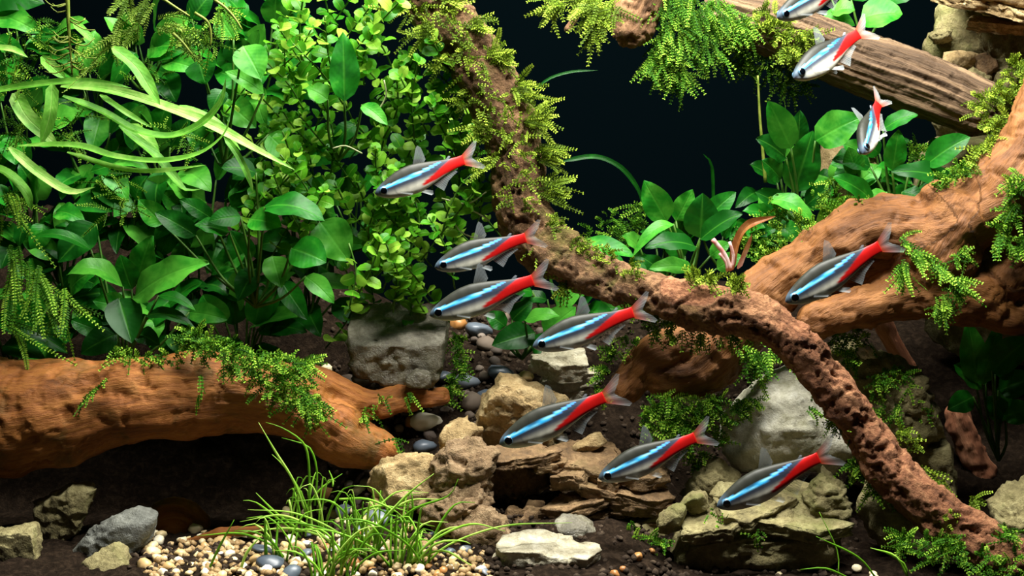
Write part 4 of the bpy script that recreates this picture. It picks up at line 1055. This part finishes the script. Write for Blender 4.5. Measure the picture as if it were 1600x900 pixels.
moss('bright moss mound on the ground under the tan root end', [(1040, 640, 30, 22, 0, 0.1), (1085, 650, 26, 22, 0, 0.1), (1020, 655, 30, 20, -0.2, 0.1), (1112, 636, 40, 14, 0.2, 0.2), (1060, 672, 20, 22, 0, -0.1)], 250, 26, 'moss_green')
moss('moss creeping up the edge of the speckled boulder', [(1122, 690, 50, 10, 0.1, 0.5), (1135, 660, 50, 10, 0.3, 0.6), (1155, 640, 45, 10, 0.6, 0.5), (1175, 630, 45, 8, 0.8, 0.3)], 70, 22, 'moss_green', leaflet=5.5)
moss('dark moss strands hanging in the gap beneath the middle fish', [(1075, 695, 60, 14, 0, -0.6), (1090, 715, 60, 12, 0.2, -0.6), (1060, 685, 60, 12, 0, -0.4)], 40, 24, 'moss_green')
moss('moss beard on the low end of the tan root', [(942, 580, 70, 10, -0.5, 0.2), (955, 550, 80, 12, -0.5, 0.4), (940, 612, 70, 8, -0.3, -0.2), (980, 532, 70, 12, 0, 0.6)], 64, 20, 'moss_green')
moss('thick bright moss clump draped over the amber trunk', [(300, 528, 30, 14, 0, 0.4), (330, 540, 20, 18, 0.2, 0.3), (365, 556, 10, 22, 0.3, 0.1), (400, 570, 6, 24, 0.4, 0), (440, 572, 6, 20, 0.5, 0.1), (430, 600, 0, 22, 0.2, -0.4), (465, 615, 0, 22, 0.2, -0.5), (490, 635, 6, 18, 0.3, -0.6), (470, 575, 20, 14, 0.6, 0.1)], 420, 26, 'moss_green', leaflet=6)
moss('thin moss line along the top of the amber trunk', [(x, 556 - 8 * math.sin(x / 60), 30, 10, 0, 0.4) for x in range(180, 300, 20)], 60, 18, 'moss_green', leaflet=5)
moss('small moss sprigs on the forked end of the amber trunk', [(580, 640, 95, 10, -0.2, -0.4), (600, 625, 100, 8, 0.2, 0.3), (640, 620, 120, 8, 0.3, -0.6), (570, 655, 80, 8, -0.3, -0.5), (615, 690, 70, 8, 0.2, -0.5)], 36, 20, 'moss_green', leaflet=4.5)
moss('single moss runner hanging down the face of the amber trunk', [(165, 595, -30, 4, -0.9, -0.6), (150, 610, -32, 4, -0.8, -0.7), (135, 622, -34, 4, -0.6, -0.8), (315, 590, -10, 4, 0, -1), (312, 615, -12, 4, -0.1, -1)], 16, 24, 'moss_green', leaflet=4, spread=0.15)
moss('bright yellow-green moss tassel hanging from the driftwood stub', [(915, 0, 200, 16, -0.5, -0.4), (935, 20, 190, 16, -0.4, -0.6), (955, 5, 190, 18, -0.2, -0.5), (930, 40, 190, 12, -0.2, -0.8), (870, 8, 210, 12, -0.9, -0.2)], 130, 34, 'moss')
moss('broad curtain of darker green moss hanging between stub and log', [(1040, 0, 240, 24, 0.1, -0.8), (1080, 20, 250, 26, 0.1, -0.8), (1050, 60, 240, 24, 0.1, -0.8), (1030, 90, 240, 16, 0, -0.8), (1100, 70, 260, 28, 0.1, -0.7), (1120, 20, 270, 26, 0.3, -0.6), (1150, 40, 280, 22, 0.3, -0.5), (1060, 110, 250, 16, 0.1, -0.8)], 620, 34, 'moss_green', leaflet=5.5, lw=2.2, spread=0.55)
moss('bright moss mat on the mossy end of the weathered log', [(1215, 50, 270, 18, 0, 0.1), (1245, 65, 262, 20, 0, -0.1), (1200, 30, 280, 16, -0.4, 0.2), (1230, 80, 262, 12, 0, -0.5), (1265, 60, 265, 14, 0.2, 0.2)], 170, 24, 'moss')
moss('moss filling the corner where the log meets the tan root', [(1540, 165, 190, 20, -0.2, 0.3), (1570, 150, 180, 22, 0, 0.4), (1560, 195, 130, 18, -0.3, 0), (1545, 230, 110, 16, -0.4, 0), (1590, 110, 200, 16, 0, 0.5), (1520, 265, 90, 16, -0.5, 0.2)], 230, 24, 'moss')
moss('moss strip growing down the outer side of the tan root', [(1590, 290, 20, 14, -0.5, 0), (1585, 330, 20, 14, -0.5, -0.2), (1570, 365, 15, 14, -0.4, -0.4), (1595, 380, 15, 12, -0.2, -0.5)], 130, 24, 'moss_green')
moss('long bright moss shoots spreading over the middle of the tan root', [(1410, 380, 5, 12, 0.3, -0.2), (1430, 400, 2, 10, 0.8, -0.6), (1460, 420, 0, 10, 0.8, -0.6), (1490, 440, 0, 10, 0.9, -0.4), (1410, 415, 5, 10, -0.2, -0.8), (1475, 470, 5, 14, 0, -0.5)], 95, 32, 'moss_green', leaflet=6.5, spread=0.35)
moss('dull moss patch low on the tan root', [(1490, 465, 20, 16, 0.1, -0.3), (1500, 400, 20, 12, 0.2, 0), (1470, 485, 25, 10, 0, -0.6)], 70, 18, 'moss_green', leaflet=4.5)
moss('moss fringe where the tan root meets the bright leaves', [(1265, 365, 110, 12, -0.1, 0.8), (1300, 340, 110, 14, 0, 0.8), (1225, 385, 120, 14, -0.2, 0.8), (1190, 400, 130, 14, -0.2, 0.7), (1470, 285, 70, 14, 0, 0.7), (1500, 268, 70, 14, 0, 0.7), (1345, 325, 100, 12, 0, 0.7)], 170, 20, 'moss_green', leaflet=5)
moss('moss cap on the rugged pale rock', [(1310, 535, 90, 16, -0.1, 0.7), (1340, 530, 90, 14, 0.1, 0.8), (1330, 560, 85, 14, 0, 0.1), (1370, 600, 80, 20, 0.2, -0.1), (1410, 590, 85, 20, 0.3, 0.1), (1440, 640, 90, 18, 0.2, -0.2), (1390, 640, 78, 18, 0, -0.2)], 180, 20, 'moss_green', leaflet=5)
moss('thin moss twigs lying across the top of the speckled boulder', [(1240, 575, 50, 10, 0.8, -0.2), (1275, 590, 45, 8, 0.6, -0.5), (1265, 640, 40, 6, 0.9, -0.1), (1290, 640, 40, 6, 0.8, 0.1)], 30, 28, 'moss_green', leaflet=4, spread=0.3)
moss('upright moss along the outer edge of the sloping branch', [(1405, 680, -30, 8, 0.2, 0.6), (1420, 700, -35, 10, 0.3, 0.6), (1440, 735, -45, 8, 0.6, -0.4), (1460, 755, -50, 8, 0.6, -0.3), (1520, 785, -70, 8, 0.9, 0.2), (1475, 810, -130, 8, 0.5, 0.2)], 80, 26, 'moss', leaflet=5)
moss('dark moss on the shaded inner edge of the sloping branch', [(1330, 660, -50, 14, -0.2, -0.4), (1310, 650, -40, 10, -0.5, 0), (1350, 720, -60, 14, -0.4, -0.2), (1370, 760, -60, 16, -0.3, -0.2), (1345, 735, -55, 12, -0.7, 0), (1275, 560, -40, 10, -0.3, -0.4)], 120, 22, 'moss_green')
moss('moss and sprouts at the foot of the sloping branch', [(1450, 862, -150, 20, 0, 0.8), (1490, 870, -160, 20, 0, 0.8), (1540, 885, -170, 22, 0, 0.7), (1590, 890, -170, 20, 0, 0.6), (1570, 840, -150, 10, 0.1, 0.9), (1410, 850, -140, 14, -0.3, 0.5), (1480, 850, -150, 14, 0, 0.4)], 190, 26, 'moss_green', leaflet=5)
moss('dark feathery moss in the gap between slate and ledge rock', [(995, 850, -60, 16, -0.1, 0.6), (1010, 880, -80, 16, 0.1, 0.6), (985, 885, -90, 12, -0.3, 0.5), (1020, 850, -70, 8, 0.3, 0.7)], 50, 36, 'moss_green', leaflet=5)
moss('moss strands hanging beside the glossy grey block', [(715, 530, 250, 10, 0, -0.6), (720, 560, 245, 12, 0.1, -0.6), (712, 585, 240, 12, 0, -0.3), (700, 610, 225, 10, 0.1, 0)], 70, 22, 'moss_green')
moss('green moss smear on the ledge rock', [(1120, 812, -135, 16, 0, 0.2), (1180, 835, -140, 10, 0, -0.2), (1040, 850, -135, 8, 0, 0.1)], 30, 12, 'moss_green', leaflet=3.5)
moss('long hanging feathery strands at the edge of the thicket', [(5, 340, 60, 10, 0.1, -0.9), (25, 390, 60, 12, 0.3, -0.9), (50, 420, 60, 14, 0.4, -0.8), (20, 440, 60, 12, 0.2, -0.9), (85, 470, 60, 12, 0.1, -0.9), (10, 500, 50, 10, 0.8, -0.4), (100, 460, 65, 10, 0.5, -0.6), (5, 300, 60, 10, 0.4, -0.6)], 60, 70, 'moss_green', leaflet=7, spread=0.25)
moss('brownish feathery stems above the strap leaves', [(200, -10, 30, 8, -0.3, -1), (185, 40, 30, 8, -0.4, -0.9), (235, 0, 40, 10, -0.5, -0.8), (215, 50, 35, 10, -0.8, -0.6), (250, 40, 50, 14, 0.8, -0.1), (270, 60, 50, 12, 0.7, -0.2), (160, 90, 30, 8, -0.7, -0.6)], 36, 60, 'moss_brown', leaflet=8, lw=2.0, spread=0.22, droop=0.1)
moss('fine dull moss spread among the strap leaves', [(60, 60, 70, 30, 0.3, 0), (130, 90, 70, 30, 0.2, 0), (20, 110, 60, 24, 0.4, 0.1), (290, 50, 80, 24, 0.2, 0), (320, 70, 80, 16, 0.3, 0.2), (350, 20, 80, 14, 0.3, -0.6), (30, 200, 60, 20, 0, 0), (20, 320, 60, 20, 0.3, -0.3), (100, 190, 120, 40, 0.2, 0), (220, 120, 120, 40, 0.2, 0), (270, 230, 120, 40, 0.2, 0), (180, 300, 120, 40, 0, 0)], 300, 36, 'moss_green', leaflet=5, lw=1.8, droop=0.2)

moss('low green moss between the bright broad leaves and the tan root', [(1210, 335, 190, 22, 0, 0.6), (1175, 375, 180, 22, 0, 0.6), (1290, 305, 180, 22, 0, 0.6), (1335, 325, 160, 18, 0, 0.6), (1455, 320, 110, 18, 0, 0.6), (1430, 240, 200, 16, 0, 0.6), (1260, 350, 160, 16, 0, 0.6)], 230, 20, 'moss_green', leaflet=5)
moss('sparse moss in the gap beneath the log end', [(1180, 90, 330, 24, 0, -0.5), (1215, 115, 330, 24, 0, -0.5), (1240, 130, 330, 20, 0.2, -0.4), (1150, 80, 330, 20, 0, -0.6)], 150, 28, 'moss_green', leaflet=5)
moss('sparse moss on the bed behind the branch bend', [(960, 350, 300, 22, 0, 0.5), (985, 365, 290, 22, 0, 0.5), (1000, 335, 300, 20, 0, 0.6), (930, 375, 290, 16, 0, 0.4)], 110, 24, 'moss_green', leaflet=5)

# brown branching twiglets in the top corner
org = at(105, -10, -10)
t = thing('branching_twig', 'brown leafless water-plant stem with fine curling side twigs', 'plant', org)
c = spline([org, at(108, 50, -10), at(113, 118, -10)], 8)
tv, tf = tube(c, np.linspace(4, 1.5, len(c)), 5); part('stem', t, org, tv, tf, M['moss_twig'] if 'moss_twig' in M else M['stem_yellow'])
rs = random.Random(5)
for k in range(22):
    y0 = rs.uniform(0, 105); sg = rs.choice((-1, 1)); L = rs.uniform(18, 42); up = rs.uniform(-0.6, 0.5)
    a = at(105 + y0 * 0.07, y0, -10); b = a + np.array([sg * L * 0.6, rs.uniform(-12, 8), -L * 0.25 + up * 8]); e = b + np.array([sg * L * 0.4, 0, L * 0.35 * up + 6])
    c = spline([a, b, e], 6); tv, tf = tube(c, np.linspace(1.5, 0.7, len(c)), 4)
    part('twig', t, org, tv, tf, M['stem_yellow'])
# pale curled tendrils at the top
for i, pl in enumerate(([(250, -5), (272, 10), (296, 25)], [(304, 20), (325, 35), (330, 60), (328, 72)], [(270, 52), (285, 66), (300, 85)], [(335, 0), (352, 12), (368, 30), (378, 46)])):
    c = spline([at(x, y, 10) for x, y in pl], 6); tv, tf = tube(c, np.linspace(2.6, 1.4, len(c)), 5)
    solid('tendril', 'pale curled tendril hanging among the moss above the heart-shaped leaves', 'tendril', tv, tf, M['stem_yellow'], group='pale tendrils above the thicket')

# ---------------------------------------------------------------- grass
def grass_tuft(label, root, blades, seed, group=None):
    """blades: list of pixel polylines with a depth offset"""
    org = at(*root)
    t = thing('grass_tuft', label, 'grass', org, group)
    rs = random.Random(seed)
    for pl, dY, w in blades:
        c = spline([at(x, y, root[2] + dY * k / (len(pl) - 1)) for k, (x, y) in enumerate(pl)], 10)
        n = len(c)
        r = w * 0.37 * np.minimum(1, (1.05 - np.linspace(0, 1, n)) * 2.4)
        tv, tf = tube(c, np.maximum(r, 0.35), 4)
        uv = np.stack([np.repeat(np.linspace(0, 1, n), 4), np.full(n * 4, 0.5)], 1)
        part('blade', t, org, tv, tf, M['grass'], uv=uv)
    return t

def rand_blades(x, y, n, rs, hmin, hmax, lean):
    out = []
    for k in range(n):
        h = rs.uniform(hmin, hmax); l = rs.gauss(0, lean); bx = x + rs.uniform(-30, 30)
        cr = rs.uniform(0.2, 0.9) * (1 if l > 0 else -1) * abs(l) * 0.5
        out.append(([(bx, y + rs.uniform(-4, 8)), (bx + l * 0.25 - 0.1 * cr, y - h * 0.5), (bx + l * 0.7, y - h * 0.92), (bx + l + cr, y - h * rs.uniform(0.75, 1.0))], rs.uniform(-45, 45), rs.uniform(3.4, 5.2)))
    return out
rs = random.Random(99)
g1 = [([(478, 800), (458, 750), (430, 705), (404, 660)], -20, 5), ([(484, 805), (470, 770), (445, 730), (425, 710)], 0, 4.5), ([(484, 790), (482, 720), (472, 690), (440, 668), (415, 660)], -15, 5), ([(492, 790), (495, 735), (484, 700), (462, 690), (440, 684)], 10, 4.5),
      ([(475, 800), (500, 765), (535, 740)], 10, 4.5), ([(520, 760), (520, 750), (514, 735)], 10, 4), ([(470, 830), (430, 800), (400, 770)], -10, 4.5), ([(470, 840), (440, 815), (400, 785), (380, 782)], -25, 4.5)]
grass_tuft('tuft of tall bright grass blades leaning against the driftwood hollow', (478, 835, -90), g1 + rand_blades(478, 835, 12, rs, 50, 110, 40), 1)
g2 = [([(560, 850), (600, 810), (640, 770), (678, 740)], -20, 5.5), ([(590, 860), (640, 800), (700, 775), (716, 748)], -10, 5), ([(545, 850), (570, 800), (600, 790), (640, 800)], 0, 4.5), ([(530, 780), (575, 780), (620, 800), (640, 820)], -10, 4.5), ([(640, 830), (645, 790), (642, 765)], 0, 4.5)]
grass_tuft('dense grass tuft with crossing blades in the middle of the gravel', (560, 872, -150), g2 + rand_blades(560, 872, 26, rs, 50, 120, 65), 2)
g3 = [([(640, 890), (680, 850), (720, 845), (735, 850)], -20, 5), ([(640, 880), (690, 830), (730, 822)], 0, 4.5), ([(640, 880), (690, 860), (730, 880), (748, 888)], -10, 4.5), ([(620, 880), (660, 820), (700, 816)], 0, 4.5)]
grass_tuft('arching grass tuft growing beside the porous rock', (640, 890, -190), g3 + rand_blades(640, 885, 24, rs, 45, 105, 60), 3)
grass_tuft('short grass tuft on the cream gravel beside the tall blades', (440, 870, -150), rand_blades(440, 872, 11, rs, 40, 80, 40), 4)
grass_tuft('grass tuft spreading low over the front gravel', (520, 905, -230), rand_blades(520, 905, 20, rs, 40, 85, 60), 5)
grass_tuft('thin grass tuft between the middle tufts', (605, 850, -110), rand_blades(605, 850, 12, rs, 50, 95, 40), 6)
grass_tuft('few fine grass blades sprouting before the ledge rock', (1385, 905, -230), [([(1370, 905), (1340, 870), (1275, 838)], -10, 4), ([(1420, 905), (1400, 870), (1360, 856)], 0, 5), ([(1330, 905), (1290, 888), (1250, 890)], 0, 4), ([(1310, 900), (1308, 860), (1280, 800)], 20, 2.5), ([(1418, 900), (1412, 880), (1380, 862)], 0, 4)], 7)
grass_tuft('lone leaning grass blade in the cream gravel near the twig', (325, 895, -190), [([(322, 900), (340, 860), (366, 812)], 0, 5), ([(372, 905), (385, 865), (410, 835)], 0, 6)], 8)

# ---------------------------------------------------------------- neon tetras
def fish_body_mat():
    m, nt, b, o = new_mat('neon_tetra_skin')
    a = nt.nodes.new('ShaderNodeAttribute'); a.attribute_name = 'skin'
    g = nt.nodes.new('ShaderNodeAttribute'); g.attribute_name = 'shine'
    v = nt.nodes.new('ShaderNodeTexVoronoi'); v.inputs['Scale'].default_value = 1 / (3.4 * S)
    nt.links.new(coord(nt), v.inputs['Vector'])
    n = noise_tex(nt, coord(nt), 9, 3, 0.6)
    c = mixc(nt, 0.28, a.outputs['Color'], ramp(nt, [(0.3, (0.35, 0.35, 0.35, 1)), (0.7, (1, 1, 1, 1))], n).outputs[0], 'MULTIPLY')
    nt.links.new(c, b.inputs['Base Color'])
    nt.links.new(math_(nt, 'MULTIPLY', g.outputs['Fac'], 0.1), b.inputs['Metallic'])
    b.inputs['Roughness'].default_value = 0.5
    nt.links.new(math_(nt, 'SUBTRACT', 0.28, math_(nt, 'MULTIPLY', g.outputs['Fac'], 0.22)), b.inputs['Specular IOR Level'])
    # the reflecting platelets in the stripe lean upwards, towards the lamp
    gm = nt.nodes.new('ShaderNodeNewGeometry')
    vt = nt.nodes.new('ShaderNodeVectorTransform'); vt.vector_type = 'VECTOR'; vt.convert_from = 'OBJECT'; vt.convert_to = 'WORLD'
    vt.inputs[0].default_value = (0, 0, 1)
    sc_ = nt.nodes.new('ShaderNodeVectorMath'); sc_.operation = 'NORMALIZE'; nt.links.new(vt.outputs[0], sc_.inputs[0])
    ml = nt.nodes.new('ShaderNodeVectorMath'); ml.operation = 'SCALE'; nt.links.new(sc_.outputs[0], ml.inputs[0])
    nt.links.new(math_(nt, 'MULTIPLY', g.outputs['Fac'], 0.9), ml.inputs['Scale'])
    ad = nt.nodes.new('ShaderNodeVectorMath'); ad.operation = 'ADD'; nt.links.new(gm.outputs['Normal'], ad.inputs[0]); nt.links.new(ml.outputs[0], ad.inputs[1])
    nz = nt.nodes.new('ShaderNodeVectorMath'); nz.operation = 'NORMALIZE'; nt.links.new(ad.outputs[0], nz.inputs[0])
    nt.links.new(nz.outputs[0], b.inputs['Normal'])
    return m
def fin_mat():
    m, nt, b, o = new_mat('clear_fin')
    a = nt.nodes.new('ShaderNodeAttribute'); a.attribute_name = 'skin'
    uv = nt.nodes.new('ShaderNodeUVMap'); uv.uv_map = 'UVMap'
    sep = nt.nodes.new('ShaderNodeSeparateXYZ'); nt.links.new(uv.outputs[0], sep.inputs[0])
    ray = math_(nt, 'MULTIPLY', math_(nt, 'ADD', math_(nt, 'SINE', math_(nt, 'MULTIPLY', sep.outputs[0], 80.0), 0), 1.0), 0.09)
    nt.links.new(a.outputs['Color'], b.inputs['Base Color'])
    nt.links.new(math_(nt, 'ADD', a.outputs['Alpha'], ray), b.inputs['Alpha'])
    b.inputs['Roughness'].default_value = 0.35
    return m
M['fish'] = fish_body_mat(); M['fin'] = fin_mat()
M['eye'] = plain_mat('silver_eye', lin(96, 132, 156), 0.2, 0.8)
M['pupil'] = plain_mat('black_pupil', lin(4, 6, 10), 0.08, 0.9)

FS = np.array([0, .012, .03, .06, .10, .15, .21, .28, .36, .44, .52, .60, .68, .75, .80, .83])
FT = np.array([0, .020, .035, .053, .072, .091, .110, .125, .129, .119, .101, .081, .063, .051, .046, .047])
FB = np.array([0, .022, .038, .058, .078, .094, .108, .119, .122, .112, .092, .070, .053, .043, .041, .042])
FW = np.array([0, .020, .032, .044, .052, .058, .062, .064, .062, .056, .047, .036, .025, .016, .011, .007])
FL = 190.0
def fi(s, tab): return np.interp(s, FS, tab)
def bendy(s, b): return b * np.clip(s - 0.3, 0, 1) ** 2

def fish_body(b):
    ns, na = 110, 48
    s = np.concatenate([np.linspace(0, 0.12, 24)[:-1], np.linspace(0.12, 0.83, ns - 23)])
    top, bot, w = fi(s, FT), fi(s, FB), fi(s, FW)
    # round off the table's corners
    for q in (top, bot, w):
        for _ in range(3): q[2:-1] = (q[1:-2] + q[2:-1] * 2 + q[3:]) / 4 if False else np.convolve(q, [0.25, 0.5, 0.25], 'same')[2:-1]
    a = np.linspace(0, 2 * np.pi, na, endpoint=False)
    ca, sa = np.cos(a), np.sin(a)
    z = np.where(sa[None] > 0, top[:, None], bot[:, None]) * sa[None]
    y = w[:, None] * np.sign(ca)[None] * np.abs(ca)[None] ** 0.85
    x = np.repeat(s[:, None], na, 1)
    y = y + bendy(x, b)
    P = np.stack([x, y, z], 2).reshape(-1, 3) * FL
    F = [[i * na + j, i * na + (j + 1) % na, (i + 1) * na + (j + 1) % na, (i + 1) * na + j] for i in range(len(s) - 1) for j in range(na)]
    F.append([(len(s) - 1) * na + j for j in range(na)])
    X, Z = x.ravel(), z.ravel()
    C = np.zeros((len(X), 4)); C[:, 3] = 1
    sm = lambda e0, e1, t: np.clip((t - e0) / (e1 - e0), 0, 1) ** 2 * (3 - 2 * np.clip((t - e0) / (e1 - e0), 0, 1))
    def col(r, g, bb): return np.array(lin(r, g, bb))
    def mix(w_, c): C[:] = C * (1 - w_[:, None]) + c[None] * w_[:, None]
    C[:] = col(44, 46, 38)                                             # olive-grey back
    zc = np.interp(X, [0, .06, .12, .3, .5, .62], [.012, .026, .030, .034, .050, .062])   # stripe centre
    hw = np.interp(X, [0.0, .05, .10, .3, .5, .60, .64], [.008, .016, .015, .0155, .0125, .007, .0])
    mix(sm(0.0, 0.014, zc - Z), col(66, 76, 94))                       # slate flank under the stripe
    belly = sm(0.004, 0.066, -Z + 0.012) * (1 - sm(.62, .78, X))
    mix(belly, col(222, 220, 200))
    mix(sm(0.13, 0.02, X) * 0.75 * sm(-0.075, 0.02, Z), col(84, 104, 122))    # bluish snout
    mix(sm(0.13, 0.05, X) * sm(0.0, 0.04, -Z) * 0.6, col(176, 190, 196))
    gill = np.exp(-((X - 0.165 - 0.9 * (Z + 0.02) ** 2 * 8) / 0.008) ** 2) * sm(0.05, 0.0, Z)
    mix(gill * 0.35, col(60, 70, 86))
    up = np.interp(X, [.38, .44, .54, .62, .70, .78], [-.066, -.040, -.008, .022, .046, .060])
    lo = np.interp(X, [.38, .44, .54, .62, .70, .78], [-.070, -.074, -.066, -.052, -.048, -.06])
    red = sm(-0.006, 0.006, up - Z) * sm(-0.006, 0.006, Z - lo) * sm(.385, .42, X)
    mix(red, col(204, 16, 12))
    st = np.clip(1 - (np.abs(Z - zc) / np.maximum(hw, 1e-5)) ** 4, 0, 1) * (hw > 0.001) * sm(0.045, 0.07, X)
    mix(np.clip(st * 1.3, 0, 1), col(20, 168, 236))
    mix(np.clip(st * 1.3, 0, 1) * sm(.36, .60, X) * 0.7, col(44, 96, 226))
    core = np.clip(1 - (np.abs(Z - zc - 0.004) / np.maximum(hw * 0.55, 1e-5)) ** 2, 0, 1) * (hw > 0.001) * sm(0.05, 0.08, X) * (1 - sm(.42, .6, X))
    mix(core * 0.75, col(160, 240, 255))
    mouth = np.exp(-((Z + 0.004) / 0.004) ** 2) * sm(0.028, 0.01, X)
    mix(mouth * 0.8, col(70, 44, 48))
    return mesh_data('body', P, F, M['fish'], attrs={'skin': C, 'shine': np.clip(st + belly * 0.3 + red * 0.12, 0, 1)})

def fin(rim, base, b, skin0, skin1, yoff=0.0, flare=0.0, rows=7, name='fin'):
    """sheet between a base line and a rim line, both (s, z) lists of equal length"""
    base = np.asarray(base, float); rim = np.asarray(rim, float); n = len(base)
    k = 3
    tt = np.linspace(0, n - 1, (n - 1) * k + 1)
    base = np.stack([np.interp(tt, range(n), base[:, i]) for i in (0, 1)], 1); rim = np.stack([np.interp(tt, range(n), rim[:, i]) for i in (0, 1)], 1)
    n = len(tt)
    P = []; C = []; UV = []
    for r in range(rows):
        q = r / (rows - 1)
        sz = base * (1 - q) + rim * q
        yy = bendy(sz[:, 0], b) + yoff * 1.0 + flare * q + 0.0025 * np.sin(tt * 2.1) * q
        P.append(np.stack([sz[:, 0], yy, sz[:, 1]], 1))
        w = min(1.0, q * (1.1 if name == 'tail_fin' else 1.6)) ** 1.2
        C.append(np.repeat((np.array(skin0) * (1 - w) + np.array(skin1) * w)[None], n, 0))
        UV.append(np.stack([np.linspace(0, 1, n), np.full(n, q)], 1))
    F = [[i * n + j, i * n + j + 1, (i + 1) * n + j + 1, (i + 1) * n + j] for i in range(rows - 1) for j in range(n - 1)]
    return mesh_data(name, np.vstack(P) * FL, F, M['fin'], attrs={'skin': np.vstack(C)}, uv=np.vstack(UV))

def rgba(r, g, b, a): return lin(r, g, b)[:3] + (a,)
CLR = rgba(196, 206, 206, 0.27)
_fc = {}
def fish_meshes(b):
    if b in _fc: return _fc[b]
    d = {}
    d['body'] = fish_body(b)
    d['tail_fin'] = fin([(.975, .128), (.998, .112), (.965, .060), (.922, .016), (.908, -.004), (.928, -.034), (.97, -.074), (1.0, -.122), (.972, -.134)][::-1],
                        list(zip([.822] * 9, np.linspace(-.044, .044, 9))), b, rgba(216, 74, 16, 0.8), CLR, name='tail_fin')
    d['dorsal_fin'] = fin([(.462, .245), (.482, .262), (.505, .235), (.510, .18), (.512, .125)], [(.385, .112), (.408, .111), (.43, .108), (.455, .104), (.48, .098)], b, rgba(100, 102, 94, 0.55), rgba(176, 186, 186, 0.36), name='dorsal_fin')
    d['anal_fin'] = fin([(.575, -.185), (.60, -.165), (.64, -.12), (.69, -.095), (.745, -.075)], [(.50, -.094), (.55, -.082), (.60, -.066), (.66, -.054), (.725, -.043)], b, rgba(200, 190, 180, 0.35), CLR, name='anal_fin')
    d['adipose_fin'] = fin([(.70, .078), (.715, .082), (.728, .074)], [(.672, .060), (.69, .058), (.71, .056)], b, rgba(120, 130, 140, 0.6), rgba(200, 210, 220, 0.4), name='adipose_fin')
    for sg, nm in ((-1, 'near'), (1, 'far')):
        d['pelvic_fin_' + nm] = fin([(.45, -.175), (.47, -.17), (.475, -.14)], [(.37, -.116), (.39, -.115), (.41, -.112)], b, rgba(214, 218, 210, 0.4), rgba(220, 230, 230, 0.35), sg * 0.018, sg * 0.03, name='pelvic_fin')
        d['pectoral_fin_' + nm] = fin([(.285, -.105), (.30, -.095), (.295, -.075)], [(.195, -.062), (.20, -.055), (.205, -.048)], b, rgba(200, 206, 206, 0.25), rgba(210, 220, 220, 0.2), sg * 0.056, sg * 0.035, name='pectoral_fin')
    v, f = ico(3)
    er = 0.036
    d['eye'] = mesh_data('eye', v * np.array([er, er * 0.5, er]) * FL, f, M['eye'])
    d['pupil'] = mesh_data('pupil', v * np.array([er * 0.8, er * 0.2, er * 0.8]) * FL, f, M['pupil'])
    _fc[b] = d
    return d

def fish(label, head, tail, dY, Y, b=0.0, roll=0.0, length=None):
    """head / tail tip: photograph pixels, tail lies dY deeper than the snout"""
    H = at(head[0], head[1], Y); T = at(tail[0], tail[1], Y + dY)
    x = T - H; L = np.linalg.norm(x); x = unit(x)
    y = unit(np.cross([0, 0, 1.0], x)); z = np.cross(x, y)
    if roll:
        a = math.radians(roll); y, z = y * math.cos(a) + z * math.sin(a), z * math.cos(a) - y * math.sin(a)
    root = thing('neon_tetra', label, 'fish', H, 'neon tetras swimming in a shoal')
    k = L / FL
    mw = Matrix(((x[0], y[0], z[0], 0), (x[1], y[1], z[1], 0), (x[2], y[2], z[2], 0), (0, 0, 0, 1))) @ Matrix.Diagonal((k, k, k, 1))
    mw.translation = Vector(H * S)
    root.matrix_world = mw
    d = fish_meshes(b)
    for nm in ('body', 'tail_fin', 'dorsal_fin', 'anal_fin', 'adipose_fin', 'pelvic_fin_near', 'pelvic_fin_far', 'pectoral_fin_near', 'pectoral_fin_far'):
        base = nm.replace('_near', '').replace('_far', '')
        link(base, d[nm], root)
    for sg in (-1, 1):
        e = link('eye', d['eye'], root, np.array([.072, sg * .0425, .006]) * FL)
        link('pupil', d['pupil'], e, np.array([0, sg * .0125, 0]) * FL)
    return root

fish('neon tetra swimming before the round-leaved bush beside the upright branch', (586, 303), (754, 240), 45, -40, 0.10, 0)
fish('upper of two neon tetras overlapping the branch bend, with a pale blue stripe', (679, 418), (848, 362), 40, -70, -0.12)
fish('lower of two neon tetras by the branch bend, above the grey block', (671, 493), (866, 427), 10, -90, 0.0)
fish('neon tetra with a raised back fin above the flat white rock', (832, 542), (1022, 478), 20, -100, 0.06)
fish('neon tetra hovering over the yellow-tan rock and slate', (780, 694), (978, 606), 10, -150, 0.0)
fish('neon tetra swimming just above the slate slabs', (935, 748), (1118, 672), 20, -160, 0.06)
fish('neon tetra gliding over the ledge rock below the speckled boulder', (1120, 792), (1312, 700), 15, -180, 0.0)
fish('neon tetra in front of the big tan driftwood root', (1227, 472), (1406, 368), 20, -110, 0.05)
fish('neon tetra turned part way to the front before the weathered log', (1240, 122), (1358, 42), 105, 40, -0.10, -24)
fish('neon tetra seen head-on among the bright broad leaves under the log', (1348, 240), (1374, 150), 135, 40, -0.10, -42)
fish('neon tetra with tail out of sight above the mossy log end', (1214, 28), (1350, -44), 70, 60, 0.0)
